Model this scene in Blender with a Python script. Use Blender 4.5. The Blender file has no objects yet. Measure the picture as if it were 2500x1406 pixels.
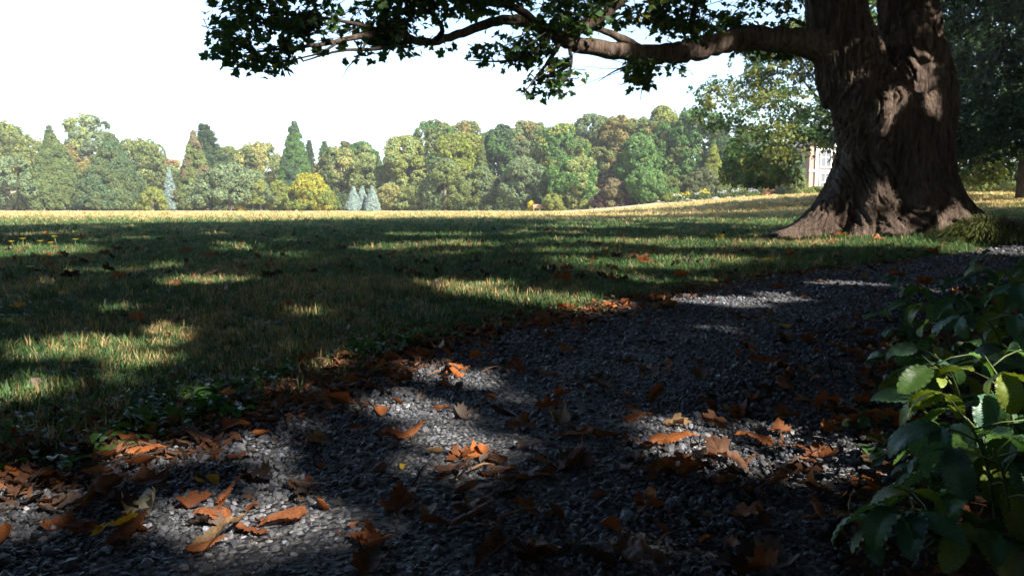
import bpy, math, random
import numpy as np
from mathutils import Vector, Matrix, Euler

scene = bpy.context.scene
rng = np.random.default_rng(11)
random.seed(5)
PI = math.pi

# ---------------------------------------------------------------- camera, sky, sun, exposure
CAM_H = 0.5
F = 1853.0                     # focal length in pixels of the 2500 wide photograph
HORIZON = 507.0
PITCH = math.atan((703 - HORIZON) / F)
cam_data = bpy.data.cameras.new('camera')
cam_data.sensor_width = 36.0
cam_data.lens = F / 2500 * 36
cam_data.clip_start = 0.05
cam_data.clip_end = 4000
cam = bpy.data.objects.new('camera', cam_data)
cam.location = (0, 0, CAM_H)
cam.rotation_euler = (PI / 2 - PITCH, 0, 0)
scene.collection.objects.link(cam)
scene.camera = cam

SUN_AZ, SUN_EL = math.radians(42), math.radians(37)      # azimuth: to the right of straight behind the camera
L = np.array([math.sin(SUN_AZ) * math.cos(SUN_EL), -math.cos(SUN_AZ) * math.cos(SUN_EL), math.sin(SUN_EL)])
world = bpy.data.worlds.new('World')
scene.world = world
world.use_nodes = True
wn = world.node_tree.nodes
wn.clear()
sky = wn.new('ShaderNodeTexSky')
sky.sky_type = 'NISHITA'
sky.sun_disc = False
sky.sun_elevation = SUN_EL
sky.sun_rotation = math.atan2(L[0], L[1])
sky.air_density = 1.0
sky.dust_density = 1.6
sky.ozone_density = 1.2
bg = wn.new('ShaderNodeBackground')
bg.inputs['Strength'].default_value = 0.10
wo = wn.new('ShaderNodeOutputWorld')
world.node_tree.links.new(sky.outputs[0], bg.inputs['Color'])
world.node_tree.links.new(bg.outputs[0], wo.inputs['Surface'])

sun_data = bpy.data.lights.new('sun', 'SUN')
sun_data.energy = 4.6
sun_data.angle = math.radians(0.53)
sun_data.color = (1.0, 0.93, 0.82)
sun = bpy.data.objects.new('sun', sun_data)
sun.rotation_euler = Vector(L).to_track_quat('Z', 'Y').to_euler()
sun.location = (10, -14, 30)
scene.collection.objects.link(sun)

vs = scene.view_settings
vs.view_transform = 'Standard'
vs.look = 'None'
vs.exposure = 1.97
vs.gamma = 1.0
vs.use_curve_mapping = False
cy = scene.cycles
cy.use_denoising = True
cy.max_bounces = 5
cy.diffuse_bounces = 2
cy.use_adaptive_sampling = True
cy.adaptive_threshold = 0.02
cy.glossy_bounces = 2
cy.transmission_bounces = 4
cy.transparent_max_bounces = 4
cy.volume_bounces = 0
cy.caustics_reflective = False
cy.caustics_refractive = False
scene.render.film_transparent = False

# ---------------------------------------------------------------- helpers
COL = scene.collection


def ray(px, py):
    u = (px - 1250) / F
    v = (703 - py) / F
    return np.array([u, math.cos(PITCH) + v * math.sin(PITCH), -math.sin(PITCH) + v * math.cos(PITCH)])


def at(px, py, Y):
    d = ray(px, py)
    t = Y / d[1]
    return np.array([d[0] * t, Y, CAM_H + d[2] * t])


def project(P):
    P = np.atleast_2d(P)
    q = P - np.array([0, 0, CAM_H])
    c, s = math.cos(PITCH), math.sin(PITCH)
    dep = q[:, 1] * c - q[:, 2] * s
    up = q[:, 1] * s + q[:, 2] * c
    dd = np.where(dep > 0.05, dep, 0.05)
    return 1250 + F * q[:, 0] / dd, 703 - F * up / dd, dep


def ss(a, b, x):
    t = np.clip((x - a) / (b - a), 0, 1)
    return t * t * (3 - 2 * t)


TRUNK = np.array([5.0, 10.3])


def terr(x, y):
    x = np.asarray(x, float)
    y = np.asarray(y, float)
    z = 1.5 * ss(4, 26, x) * ss(14, 60, y) + 0.75 * ss(60, 110, y) * ss(15, 35, x)
    z = z + 0.16 * np.exp(-((x - TRUNK[0]) ** 2 + (y - TRUNK[1]) ** 2) / (2 * 1.9 ** 2))
    z = z + 0.012 * np.sin(0.9 * x + 0.4) * np.sin(0.8 * y + 1.0) * np.exp(-(x * x + y * y) / 900)
    return z


def ground(px, py):
    d = ray(px, py)
    t = 0.5
    o = np.array([0, 0, CAM_H])
    prev = t
    while t < 600:
        p = o + d * t
        if p[2] < float(terr(p[0], p[1])):
            a, b = prev, t
            for _ in range(25):
                m = (a + b) / 2
                p = o + d * m
                if p[2] < float(terr(p[0], p[1])):
                    b = m
                else:
                    a = m
            return o + d * b
        prev = t
        t *= 1.03
    return o + d * 200


def hash3(ix, iy, iz):
    h = (ix.astype(np.int64) * 374761393 + iy.astype(np.int64) * 668265263 + iz.astype(np.int64) * 2147483647) & 0xFFFFFFFF
    h = ((h ^ (h >> 13)) * 1274126177) & 0xFFFFFFFF
    h = h ^ (h >> 16)
    return (h & 0xFFFF) / 65535.0


def noise3(x, y, z):
    x, y, z = np.broadcast_arrays(np.asarray(x, float), np.asarray(y, float), np.asarray(z, float))
    ix, iy, iz = np.floor(x), np.floor(y), np.floor(z)
    fx, fy, fz = x - ix, y - iy, z - iz
    fx, fy, fz = [f * f * (3 - 2 * f) for f in (fx, fy, fz)]
    r = 0
    for a in (0, 1):
        for b in (0, 1):
            for c in (0, 1):
                w = (fx if a else 1 - fx) * (fy if b else 1 - fy) * (fz if c else 1 - fz)
                r = r + w * hash3(ix + a, iy + b, iz + c)
    return r


def make_mesh(name, verts, faces, mat=None, smooth=True):
    me = bpy.data.meshes.new(name)
    V = np.asarray(verts, np.float32)
    if isinstance(faces, np.ndarray) and faces.ndim == 2:
        k = faces.shape[1]
        me.vertices.add(len(V))
        me.vertices.foreach_set('co', V.ravel())
        me.loops.add(faces.size)
        me.loops.foreach_set('vertex_index', faces.astype(np.int32).ravel())
        me.polygons.add(len(faces))
        me.polygons.foreach_set('loop_start', np.arange(0, faces.size, k, dtype=np.int32))
        me.update(calc_edges=True)
    else:
        me.from_pydata([tuple(v) for v in V], [], faces)
    if smooth and len(me.polygons):
        me.polygons.foreach_set('use_smooth', np.ones(len(me.polygons), bool))
    if mat:
        me.materials.append(mat)
    return me


class MB:
    """collects shapes for one mesh"""
    def __init__(self):
        self.v, self.f, self.n = [], [], 0

    def add(self, verts, faces):
        verts = np.asarray(verts, float).reshape(-1, 3)
        self.v.append(verts)
        self.f += [tuple(int(i) + self.n for i in f) for f in faces]
        self.n += len(verts)
        return self

    def box(self, c, s, rz=0):
        x, y, z = [q / 2 for q in s]
        v = np.array([(a * x, b * y, d * z) for a in (-1, 1) for b in (-1, 1) for d in (-1, 1)])
        cs, sn = math.cos(rz), math.sin(rz)
        v = np.stack([v[:, 0] * cs - v[:, 1] * sn, v[:, 0] * sn + v[:, 1] * cs, v[:, 2]], 1) + np.array(c)
        return self.add(v, [(0, 1, 3, 2), (4, 6, 7, 5), (0, 4, 5, 1), (2, 3, 7, 6), (0, 2, 6, 4), (1, 5, 7, 3)])

    def tube(self, pts, rad, n=8, cap=True):
        return self.add(*tube(pts, rad, n, cap))

    def mesh(self, name, mat, smooth=True):
        V = np.concatenate(self.v)
        return make_mesh(name, V, self.f, mat, smooth)


def tube(pts, rad, n=8, cap=True):
    P = np.asarray(pts, float)
    m = len(P)
    T = np.gradient(P, axis=0)
    T /= np.linalg.norm(T, axis=1)[:, None] + 1e-12
    up = np.array([0, 0, 1.0]) if abs(T[0, 2]) < 0.9 else np.array([1.0, 0, 0])
    a = np.cross(T[0], up)
    a /= np.linalg.norm(a)
    V = []
    ang = np.arange(n) * 2 * PI / n
    for i in range(m):
        a = a - T[i] * np.dot(a, T[i])
        a /= np.linalg.norm(a) + 1e-12
        b = np.cross(T[i], a)
        V.append(P[i] + rad[i] * (np.cos(ang)[:, None] * a + np.sin(ang)[:, None] * b))
    V = np.concatenate(V)
    Fc = []
    for i in range(m - 1):
        for j in range(n):
            k = (j + 1) % n
            Fc.append((i * n + j, i * n + k, (i + 1) * n + k, (i + 1) * n + j))
    if cap:
        Fc.append(tuple(range(n - 1, -1, -1)))
        Fc.append(tuple((m - 1) * n + j for j in range(n)))
    return V, Fc


def smooth_path(pts, rad, k=6):
    """Catmull-Rom through points and radii"""
    P = np.column_stack([np.asarray(pts, float), np.asarray(rad, float)])
    P = np.vstack([2 * P[0] - P[1], P, 2 * P[-1] - P[-2]])
    out = []
    for i in range(1, len(P) - 2):
        for t in np.arange(k) / k:
            p0, p1, p2, p3 = P[i - 1:i + 3]
            out.append(0.5 * (2 * p1 + (p2 - p0) * t + (2 * p0 - 5 * p1 + 4 * p2 - p3) * t * t + (3 * p1 - p0 - 3 * p2 + p3) * t ** 3))
    out.append(P[-2])
    out = np.array(out)
    return out[:, :3], np.maximum(out[:, 3], 0.0008)


def link(name, data, parent=None, loc=None):
    o = bpy.data.objects.new(name, data)
    COL.objects.link(o)
    if parent is not None:
        o.parent = parent
    if loc is not None:
        o.location = [float(c) for c in loc]
    return o


def tag(o, label=None, cat=None, group=None, kind=None):
    if label:
        o['label'] = label
    if cat:
        o['category'] = cat
    if group:
        o['group'] = group
    if kind:
        o['kind'] = kind
    return o


def thing(name, label, cat, loc=(0, 0, 0), group=None):
    o = link(name, None, None, loc)
    o.empty_display_size = 0.2
    return tag(o, label, cat, group)


# ---------------------------------------------------------------- materials
def new_mat(name):
    m = bpy.data.materials.new(name)
    m.use_nodes = True
    nt = m.node_tree
    nt.nodes.clear()
    out = nt.nodes.new('ShaderNodeOutputMaterial')
    return m, nt, out


def N(nt, kind, **kw):
    n = nt.nodes.new(kind)
    for k, v in kw.items():
        setattr(n, k, v)
    return n


def noise_node(nt, scale, detail=4, rough=0.6, vec=None, dist=0.0):
    n = N(nt, 'ShaderNodeTexNoise')
    n.inputs['Scale'].default_value = scale
    n.inputs['Detail'].default_value = detail
    n.inputs['Roughness'].default_value = rough
    n.inputs['Distortion'].default_value = dist
    if vec is not None:
        nt.links.new(vec, n.inputs['Vector'])
    return n


def ramp(nt, fac, stops):
    r = N(nt, 'ShaderNodeValToRGB')
    el = r.color_ramp.elements
    while len(el) < len(stops):
        el.new(0.5)
    for e, (p, c) in zip(el, stops):
        e.position = p
        e.color = (*c, 1) if len(c) == 3 else c
    nt.links.new(fac, r.inputs['Fac'])
    return r


def mixc(nt, fac, a, b, mode='MIX'):
    m = N(nt, 'ShaderNodeMix', data_type='RGBA', blend_type=mode)
    for sock, val in ((m.inputs[0], fac), (m.inputs[6], a), (m.inputs[7], b)):
        if isinstance(val, (int, float)):
            sock.default_value = val
        elif isinstance(val, tuple):
            sock.default_value = (*val, 1)
        else:
            nt.links.new(val, sock)
    return m.outputs[2]


def leaf_mat(name, source='INSTANCER', transl=0.35, rough=0.55, spec=0.25, veins=0.0, tr_tint=(1.15, 1.25, 0.55), mottled=0.0):
    m, nt, out = new_mat(name)
    if source == 'OBJECT':
        c = N(nt, 'ShaderNodeObjectInfo').outputs['Color']
    else:
        at_ = N(nt, 'ShaderNodeAttribute', attribute_type='INSTANCER', attribute_name='tint')
        c = at_.outputs['Color']
    tc = N(nt, 'ShaderNodeTexCoord')
    if mottled:
        no = noise_node(nt, mottled, 4, 0.65, tc.outputs['Object'])
        r = ramp(nt, no.outputs[0], [(0.3, (0.45, 0.42, 0.4)), (0.55, (1, 1, 1)), (0.75, (1.25, 1.2, 1.1))])
        c = mixc(nt, 1.0, c, r.outputs[0], 'MULTIPLY')
    p = N(nt, 'ShaderNodeBsdfPrincipled')
    nt.links.new(c, p.inputs['Base Color'])
    p.inputs['Roughness'].default_value = rough
    p.inputs['Specular IOR Level'].default_value = spec
    t = N(nt, 'ShaderNodeBsdfTranslucent')
    tcol = mixc(nt, 1.0, c, tr_tint, 'MULTIPLY')
    nt.links.new(tcol, t.inputs['Color'])
    mx = N(nt, 'ShaderNodeMixShader')
    mx.inputs[0].default_value = transl
    nt.links.new(p.outputs[0], mx.inputs[1])
    nt.links.new(t.outputs[0], mx.inputs[2])
    nt.links.new(mx.outputs[0], out.inputs['Surface'])
    return m


def simple_mat(name, col, rough=0.8, var=0.0, scale=5.0, bump=0.0, bscale=30.0, spec=0.3):
    m, nt, out = new_mat(name)
    p = N(nt, 'ShaderNodeBsdfPrincipled')
    p.inputs['Roughness'].default_value = rough
    p.inputs['Specular IOR Level'].default_value = spec
    tc = N(nt, 'ShaderNodeTexCoord')
    if var:
        no = noise_node(nt, scale, 5, 0.6, tc.outputs['Object'])
        r = ramp(nt, no.outputs[0], [(0.25, tuple(c * (1 - var) for c in col)), (0.75, tuple(c * (1 + var) for c in col))])
        nt.links.new(r.outputs[0], p.inputs['Base Color'])
    else:
        p.inputs['Base Color'].default_value = (*col, 1)
    if bump:
        nb = noise_node(nt, bscale, 4, 0.6, tc.outputs['Object'])
        b = N(nt, 'ShaderNodeBump')
        b.inputs['Strength'].default_value = bump
        b.inputs['Distance'].default_value = 0.05
        nt.links.new(nb.outputs[0], b.inputs['Height'])
        nt.links.new(b.outputs[0], p.inputs['Normal'])
    nt.links.new(p.outputs[0], out.inputs['Surface'])
    return m


def bark_mat(name, dark, light, sx=9.0, sz=1.3, bump=0.6, dist=0.03):
    m, nt, out = new_mat(name)
    p = N(nt, 'ShaderNodeBsdfPrincipled')
    p.inputs['Roughness'].default_value = 0.9
    p.inputs['Specular IOR Level'].default_value = 0.15
    tc = N(nt, 'ShaderNodeTexCoord')
    mp = N(nt, 'ShaderNodeMapping')
    mp.inputs['Scale'].default_value = (sx, sx, sz)
    nt.links.new(tc.outputs['Object'], mp.inputs['Vector'])
    n1 = noise_node(nt, 3.0, 6, 0.65, mp.outputs[0], 0.6)
    n2 = noise_node(nt, 1.3, 4, 0.6, tc.outputs['Object'])
    r1 = ramp(nt, n1.outputs[0], [(0.3, dark), (0.68, light)])
    r2 = ramp(nt, n2.outputs[0], [(0.3, (0.65, 0.62, 0.6)), (0.7, (1.2, 1.2, 1.15))])
    c = mixc(nt, 1.0, r1.outputs[0], r2.outputs[0], 'MULTIPLY')
    nt.links.new(c, p.inputs['Base Color'])
    mp2 = N(nt, 'ShaderNodeMapping')
    mp2.inputs['Scale'].default_value = (sx * 3, sx * 3, sz * 5)
    nt.links.new(tc.outputs['Object'], mp2.inputs['Vector'])
    n3 = noise_node(nt, 3.0, 5, 0.7, mp2.outputs[0], 0.4)
    hh = N(nt, 'ShaderNodeMath', operation='MULTIPLY_ADD')
    nt.links.new(n3.outputs[0], hh.inputs[0])
    hh.inputs[1].default_value = 0.5
    nt.links.new(n1.outputs[0], hh.inputs[2])
    b = N(nt, 'ShaderNodeBump')
    b.inputs['Strength'].default_value = bump
    b.inputs['Distance'].default_value = dist
    nt.links.new(hh.outputs[0], b.inputs['Height'])
    nt.links.new(b.outputs[0], p.inputs['Normal'])
    nt.links.new(p.outputs[0], out.inputs['Surface'])
    return m


M_bark = bark_mat('maple_bark', (0.026, 0.019, 0.016), (0.165, 0.122, 0.10), 7, 0.9, 1.0, 0.05)
M_twig = bark_mat('twig_bark', (0.02, 0.016, 0.015), (0.06, 0.047, 0.04), 12, 3, 0.5, 0.01)
M_farbark = bark_mat('far_bark', (0.10, 0.085, 0.075), (0.22, 0.19, 0.165), 4, 1, 0.4, 0.05)
M_palebark = bark_mat('pale_bark', (0.30, 0.25, 0.21), (0.45, 0.38, 0.32), 4, 1, 0.4, 0.05)
M_leaf = leaf_mat('maple_leaf', transl=0.38, rough=0.55, spec=0.2)
M_leaf_obj = leaf_mat('maple_leaf_single', 'OBJECT', transl=0.38, rough=0.55, spec=0.2)
M_far = leaf_mat('far_foliage', transl=0.3, rough=0.7, spec=0.15)
M_grass = leaf_mat('grass_blade', transl=0.3, rough=0.5, spec=0.3, tr_tint=(1.1, 1.15, 0.6))
M_weed = leaf_mat('weed_leaf', 'OBJECT', transl=0.3, rough=0.42, spec=0.4, mottled=35.0)
M_weed_i = leaf_mat('small_weed_leaf', transl=0.3, rough=0.45, spec=0.35)
M_dry = leaf_mat('dry_leaf', 'OBJECT', transl=0.3, rough=0.6, spec=0.3, tr_tint=(1.3, 0.9, 0.5), mottled=28.0)
M_dry_i = leaf_mat('dry_litter', transl=0.25, rough=0.7, spec=0.2, tr_tint=(1.2, 0.9, 0.6))
M_stem = simple_mat('green_stem', (0.085, 0.11, 0.035), 0.5, 0.3, 20)
M_stalk = simple_mat('dry_stalk', (0.20, 0.10, 0.045), 0.7, 0.3, 20)


# ---------------------------------------------------------------- instancing for stuff (leaves, grass, gravel)
def proto(name, mesh):
    return bpy.data.objects.new(name, mesh)


def scatter_group(name, protos):
    ng = bpy.data.node_groups.new(name, 'GeometryNodeTree')
    ng.interface.new_socket('Geometry', in_out='INPUT', socket_type='NodeSocketGeometry')
    ng.interface.new_socket('Geometry', in_out='OUTPUT', socket_type='NodeSocketGeometry')
    n, l = ng.nodes, ng.links
    gi, go = n.new('NodeGroupInput'), n.new('NodeGroupOutput')
    inst = n.new('GeometryNodeInstanceOnPoints')
    join = n.new('GeometryNodeJoinGeometry')
    for p in protos:
        oi = n.new('GeometryNodeObjectInfo')
        oi.inputs['Object'].default_value = p
        g2 = n.new('GeometryNodeGeometryToInstance')
        l.new(oi.outputs['Geometry'], g2.inputs[0])
        l.new(g2.outputs[0], join.inputs[0])
    l.new(join.outputs[0], inst.inputs['Instance'])
    inst.inputs['Pick Instance'].default_value = True
    for attr, typ, sock in (('idx', 'INT', 'Instance Index'), ('rot', 'FLOAT_VECTOR', 'Rotation'), ('scl', 'FLOAT_VECTOR', 'Scale')):
        na = n.new('GeometryNodeInputNamedAttribute')
        na.data_type = typ
        na.inputs['Name'].default_value = attr
        l.new(na.outputs[0], inst.inputs[sock])
    l.new(gi.outputs[0], inst.inputs['Points'])
    l.new(inst.outputs[0], go.inputs[0])
    return ng


def scatter(name, group, nproto, pts, rot, scl, tint, parent=None, origin=None):
    pts = np.asarray(pts, np.float32)
    n = len(pts)
    loc = np.zeros(3) if origin is None else np.asarray(origin, float)
    me = bpy.data.meshes.new(name)
    me.vertices.add(n)
    me.vertices.foreach_set('co', (pts - loc.astype(np.float32)).astype(np.float32).ravel())
    a = me.attributes.new('rot', 'FLOAT_VECTOR', 'POINT')
    a.data.foreach_set('vector', np.asarray(rot, np.float32).ravel())
    s = np.asarray(scl, np.float32)
    if s.ndim == 1:
        s = np.repeat(s[:, None], 3, 1)
    a = me.attributes.new('scl', 'FLOAT_VECTOR', 'POINT')
    a.data.foreach_set('vector', s.ravel())
    a = me.attributes.new('idx', 'INT', 'POINT')
    a.data.foreach_set('value', rng.integers(0, nproto, n).astype(np.int32))
    a = me.attributes.new('tint', 'FLOAT_COLOR', 'POINT')
    a.data.foreach_set('color', np.column_stack([np.clip(tint, 0.002, 1), np.ones(n)]).astype(np.float32).ravel())
    o = link(name, me, parent, None if parent is not None else loc)
    md = o.modifiers.new('scatter', 'NODES')
    md.node_group = group
    return o


def align_euler(nrm, spin):
    """euler angles that turn +Z to nrm after a spin about Z (vectorised)"""
    nrm = nrm / (np.linalg.norm(nrm, axis=1)[:, None] + 1e-9)
    # R = Rz(az) Ry(tilt) Rz(spin)
    az = np.arctan2(nrm[:, 1], nrm[:, 0])
    tl = np.arccos(np.clip(nrm[:, 2], -1, 1))
    ca, sa, ct, st, cs, sn = np.cos(az), np.sin(az), np.cos(tl), np.sin(tl), np.cos(spin), np.sin(spin)
    r00 = ca * ct * cs - sa * sn
    r10 = sa * ct * cs + ca * sn
    r20 = -st * cs
    r21 = st * sn
    r22 = ct
    return np.column_stack([np.arctan2(r21, r22), np.arcsin(np.clip(-r20, -1, 1)), np.arctan2(r10, r00)])


def rand_dirs(n):
    v = rng.normal(size=(n, 3))
    return v / np.linalg.norm(v, axis=1)[:, None]


def vary(col, n, val=0.25, hue=0.12):
    c = np.array(col)[None, :] * (1 + rng.uniform(-val, val, n))[:, None]
    h = rng.uniform(-hue, hue, n)
    c = c * np.column_stack([1 + h, np.ones(n), 1 - h * 0.5])
    return c


# ---------------------------------------------------------------- leaf shapes
MAPLE_HALF = [(0.03, 0.0), (0.20, -0.12), (0.45, -0.06), (0.33, 0.10), (0.60, 0.20), (0.50, 0.30), (0.66, 0.46), (0.45, 0.45), (0.44, 0.56), (0.24, 0.50), (0.28, 0.72), (0.17, 0.74), (0.0, 1.02)]


def maple_outline():
    r = MAPLE_HALF
    return np.array(r + [(-x, y) for x, y in reversed(r[:-1])])


def maple_leaf_mesh(name, mat, fold=0.18, droop=0.25, petiole=0.5, simple=False):
    o = maple_outline()
    if simple:
        o = np.array([(0.05, 0), (0.45, -0.06), (0.3, 0.15), (0.66, 0.46), (0.25, 0.5), (0, 1.02), (-0.25, 0.5), (-0.66, 0.46), (-0.3, 0.15), (-0.45, -0.06)])
    c = np.array([[0, 0.32]])
    P = np.vstack([c, o])
    z = fold * np.abs(P[:, 0]) - droop * (P[:, 1] - 0.2) ** 2 + 0.06 * np.sin(9 * P[:, 0])
    V = np.column_stack([P[:, 0], P[:, 1], z])
    n = len(o)
    Fc = [(0, 1 + i, 1 + (i + 1) % n) for i in range(n)]
    mb = MB().add(V, Fc)
    if petiole:
        mb.add([(-0.012, 0.02, 0), (0.012, 0.02, 0), (0.02, -petiole, -0.14), (-0.004, -petiole, -0.14)], [(0, 1, 2, 3)])
    return mb.mesh(name, mat, False)


def spray_mesh(name, mat, n=9, size=0.16, spread=0.32, seed=1, flat=0.35):
    r = np.random.default_rng(seed)
    o = np.array([(0.05, 0), (0.45, -0.06), (0.3, 0.15), (0.66, 0.46), (0.25, 0.5), (0, 1.02), (-0.25, 0.5), (-0.66, 0.46), (-0.3, 0.15), (-0.45, -0.06)])
    mb = MB()
    for i in range(n):
        P = np.vstack([[(0, 0.32)], o])
        V = np.column_stack([P[:, 0], P[:, 1], 0.2 * np.abs(P[:, 0]) - 0.2 * P[:, 1] ** 2]) * size * r.uniform(0.7, 1.2)
        e = Euler((r.normal(0, 0.5), r.normal(0, 0.5), r.uniform(0, 2 * PI))).to_matrix()
        V = V @ np.array(e).T
        d = r.normal(size=3)
        d /= np.linalg.norm(d)
        V += d * spread * r.uniform(0.3, 1) * np.array([1, 1, flat])
        m = len(o)
        mb.add(V, [(0, 1 + k, 1 + (k + 1) % m) for k in range(m)])
    return mb.mesh(name, mat, False)


def clump_mesh(name, mat, n=16, leaf=0.3, seed=1, kind='dec'):
    """leafy clump about one unit across, bulging to +Z"""
    r = np.random.default_rng(seed)
    mb = MB()
    for i in range(n):
        if kind == 'dec':
            d = r.normal(size=3)
            d /= np.linalg.norm(d)
            d[2] = abs(d[2]) * 0.9 - 0.15
            c = d * r.uniform(0.2, 0.55) * np.array([1, 1, 0.7])
            nn = d + r.normal(0, 0.45, 3) + np.array([0, 0, 0.3])
            w, h = leaf * r.uniform(0.6, 1.1), leaf * r.uniform(0.8, 1.3)
        elif kind == 'con':            # overlapping feathery tips
            a = r.uniform(0, 2 * PI)
            rad = r.uniform(0, 0.5)
            c = np.array([math.cos(a) * rad, math.sin(a) * rad, r.uniform(-0.1, 0.25) * (1 - rad)])
            nn = np.array([math.cos(a) * rad, math.sin(a) * rad, 0.7]) + r.normal(0, 0.5, 3)
            w, h = leaf * r.uniform(0.35, 0.6), leaf * r.uniform(1.2, 1.9)
        else:                          # needle tufts
            d = r.normal(size=3)
            d /= np.linalg.norm(d)
            c = d * 0.25
            nn = np.cross(d, r.normal(size=3))
            w, h = leaf * 0.28, leaf * r.uniform(1.3, 2.0)
        nn /= np.linalg.norm(nn)
        t = np.cross(nn, r.normal(size=3))
        t /= np.linalg.norm(t)
        b = np.cross(nn, t)
        q = np.array([-t * w * 0.5, b * h * -0.5 - nn * 0.04, t * w * 0.5, b * h * 0.5 - nn * 0.06])
        mb.add(c + q, [(0, 1, 2), (0, 2, 3)])
    return mb.mesh(name, mat, False)


G_dec = scatter_group('leaf_clumps', [proto('clump', clump_mesh('clump', M_far, 18, 0.30, s)) for s in range(5)])
G_con = scatter_group('conifer_clumps', [proto('clump', clump_mesh('clump', M_far, 20, 0.30, s, 'con')) for s in range(4)])
G_pine = scatter_group('needle_clumps', [proto('clump', clump_mesh('clump', M_far, 22, 0.34, s, 'pine')) for s in range(4)])
G_spray = scatter_group('maple_sprays', [proto('spray', spray_mesh('spray', M_leaf, 10, 0.17, 0.36, s)) for s in range(4)])
G_leaf = scatter_group('maple_leaves', [proto('leaf', maple_leaf_mesh('leaf', M_leaf, f, d)) for f, d in ((0.18, 0.25), (0.35, 0.4), (0.05, 0.55), (0.28, 0.1))])
G_leafs = scatter_group('maple_leaves_plain', [proto('leaf', maple_leaf_mesh('leaf', M_leaf, f, d, 0, True)) for f, d in ((0.18, 0.25), (0.35, 0.4))])

# ---------------------------------------------------------------- where the path runs
LEFT_PX = [(0, 1195), (320, 1125), (700, 1000), (950, 905), (1150, 832), (1480, 765), (1850, 690), (2050, 663), (2350, 622)]
RIGHT_PX = [(2040, 1400), (2090, 1150), (2100, 960), (2230, 810), (2520, 690)]
left = [(-3.6, -1.2), (-1.75, 0.7)] + [tuple(ground(*p)[:2]) for p in LEFT_PX] + [(6.9, 9.2), (12, 11.0), (22, 13.0)]
right = [(-1.2, -3.0), (0.05, -0.2)] + [tuple(ground(*p)[:2]) for p in RIGHT_PX] + [(7.5, 6.7), (12.5, 8.4), (22.5, 10.4)]


def resample(pl, n):
    P = np.array(pl, float)
    P, _ = smooth_path(np.column_stack([P, np.zeros(len(P))]), np.zeros(len(P)), 8)
    P = P[:, :2]
    d = np.concatenate([[0], np.cumsum(np.linalg.norm(np.diff(P, axis=0), axis=1))])
    s = np.linspace(0, d[-1], n)
    return np.column_stack([np.interp(s, d, P[:, 0]), np.interp(s, d, P[:, 1])])


NL = 240
Ledge = resample(left, NL)
Redge = resample(right, NL)
wob = 0.035 * (noise3(Ledge[:, 0] * 5, Ledge[:, 1] * 5, 0) - 0.5) * 2 + 0.05 * (noise3(Ledge[:, 0] * 1.7, Ledge[:, 1] * 1.7, 3) - 0.5)
Ledge[:, 1] += wob
PATH_POLY = np.vstack([Ledge, Redge[::-1]])


def in_poly(x, y, poly):
    c = np.zeros(len(x), bool)
    n = len(poly)
    j = n - 1
    for i in range(n):
        xi, yi = poly[i]
        xj, yj = poly[j]
        if yi != yj:
            k = ((yi > y) != (yj > y)) & (x < (xj - xi) * (y - yi) / (yj - yi) + xi)
            c ^= k
        j = i
    return c


def dist_line(x, y, line):
    d = np.full(len(x), 1e9)
    for a in range(0, len(line) - 1):
        p, q = line[a], line[a + 1]
        v = q - p
        t = np.clip(((x - p[0]) * v[0] + (y - p[1]) * v[1]) / (v @ v + 1e-12), 0, 1)
        d = np.minimum(d, np.hypot(x - p[0] - t * v[0], y - p[1] - t * v[1]))
    return d


VERGE_POLY = np.vstack([Redge, [(60, 8), (60, -30), (-1, -30)]])

# ---------------------------------------------------------------- lawn sheet, path, verge
def axis(fine0, fine1, step, lo, hi):
    f = np.arange(fine0, fine1 + 1e-6, step)
    a, s, v = [], step, fine0
    while v > lo:
        s *= 1.22
        v -= s
        a.append(max(v, lo))
    b, s, v = [], step, fine1
    while v < hi:
        s *= 1.22
        v += s
        b.append(min(v, hi))
    return np.concatenate([a[::-1], f, b])


xs = axis(-14, 26, 0.25, -700, 700)
ys = axis(-4, 40, 0.25, -150, 900)
# keep the hill well sampled farther out too
X, Y = np.meshgrid(xs, ys)
Z = terr(X, Y)
nx, ny = len(xs), len(ys)
idx = np.arange(nx * ny).reshape(ny, nx)
quads = np.stack([idx[:-1, :-1], idx[:-1, 1:], idx[1:, 1:], idx[1:, :-1]], -1).reshape(-1, 4)


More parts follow.
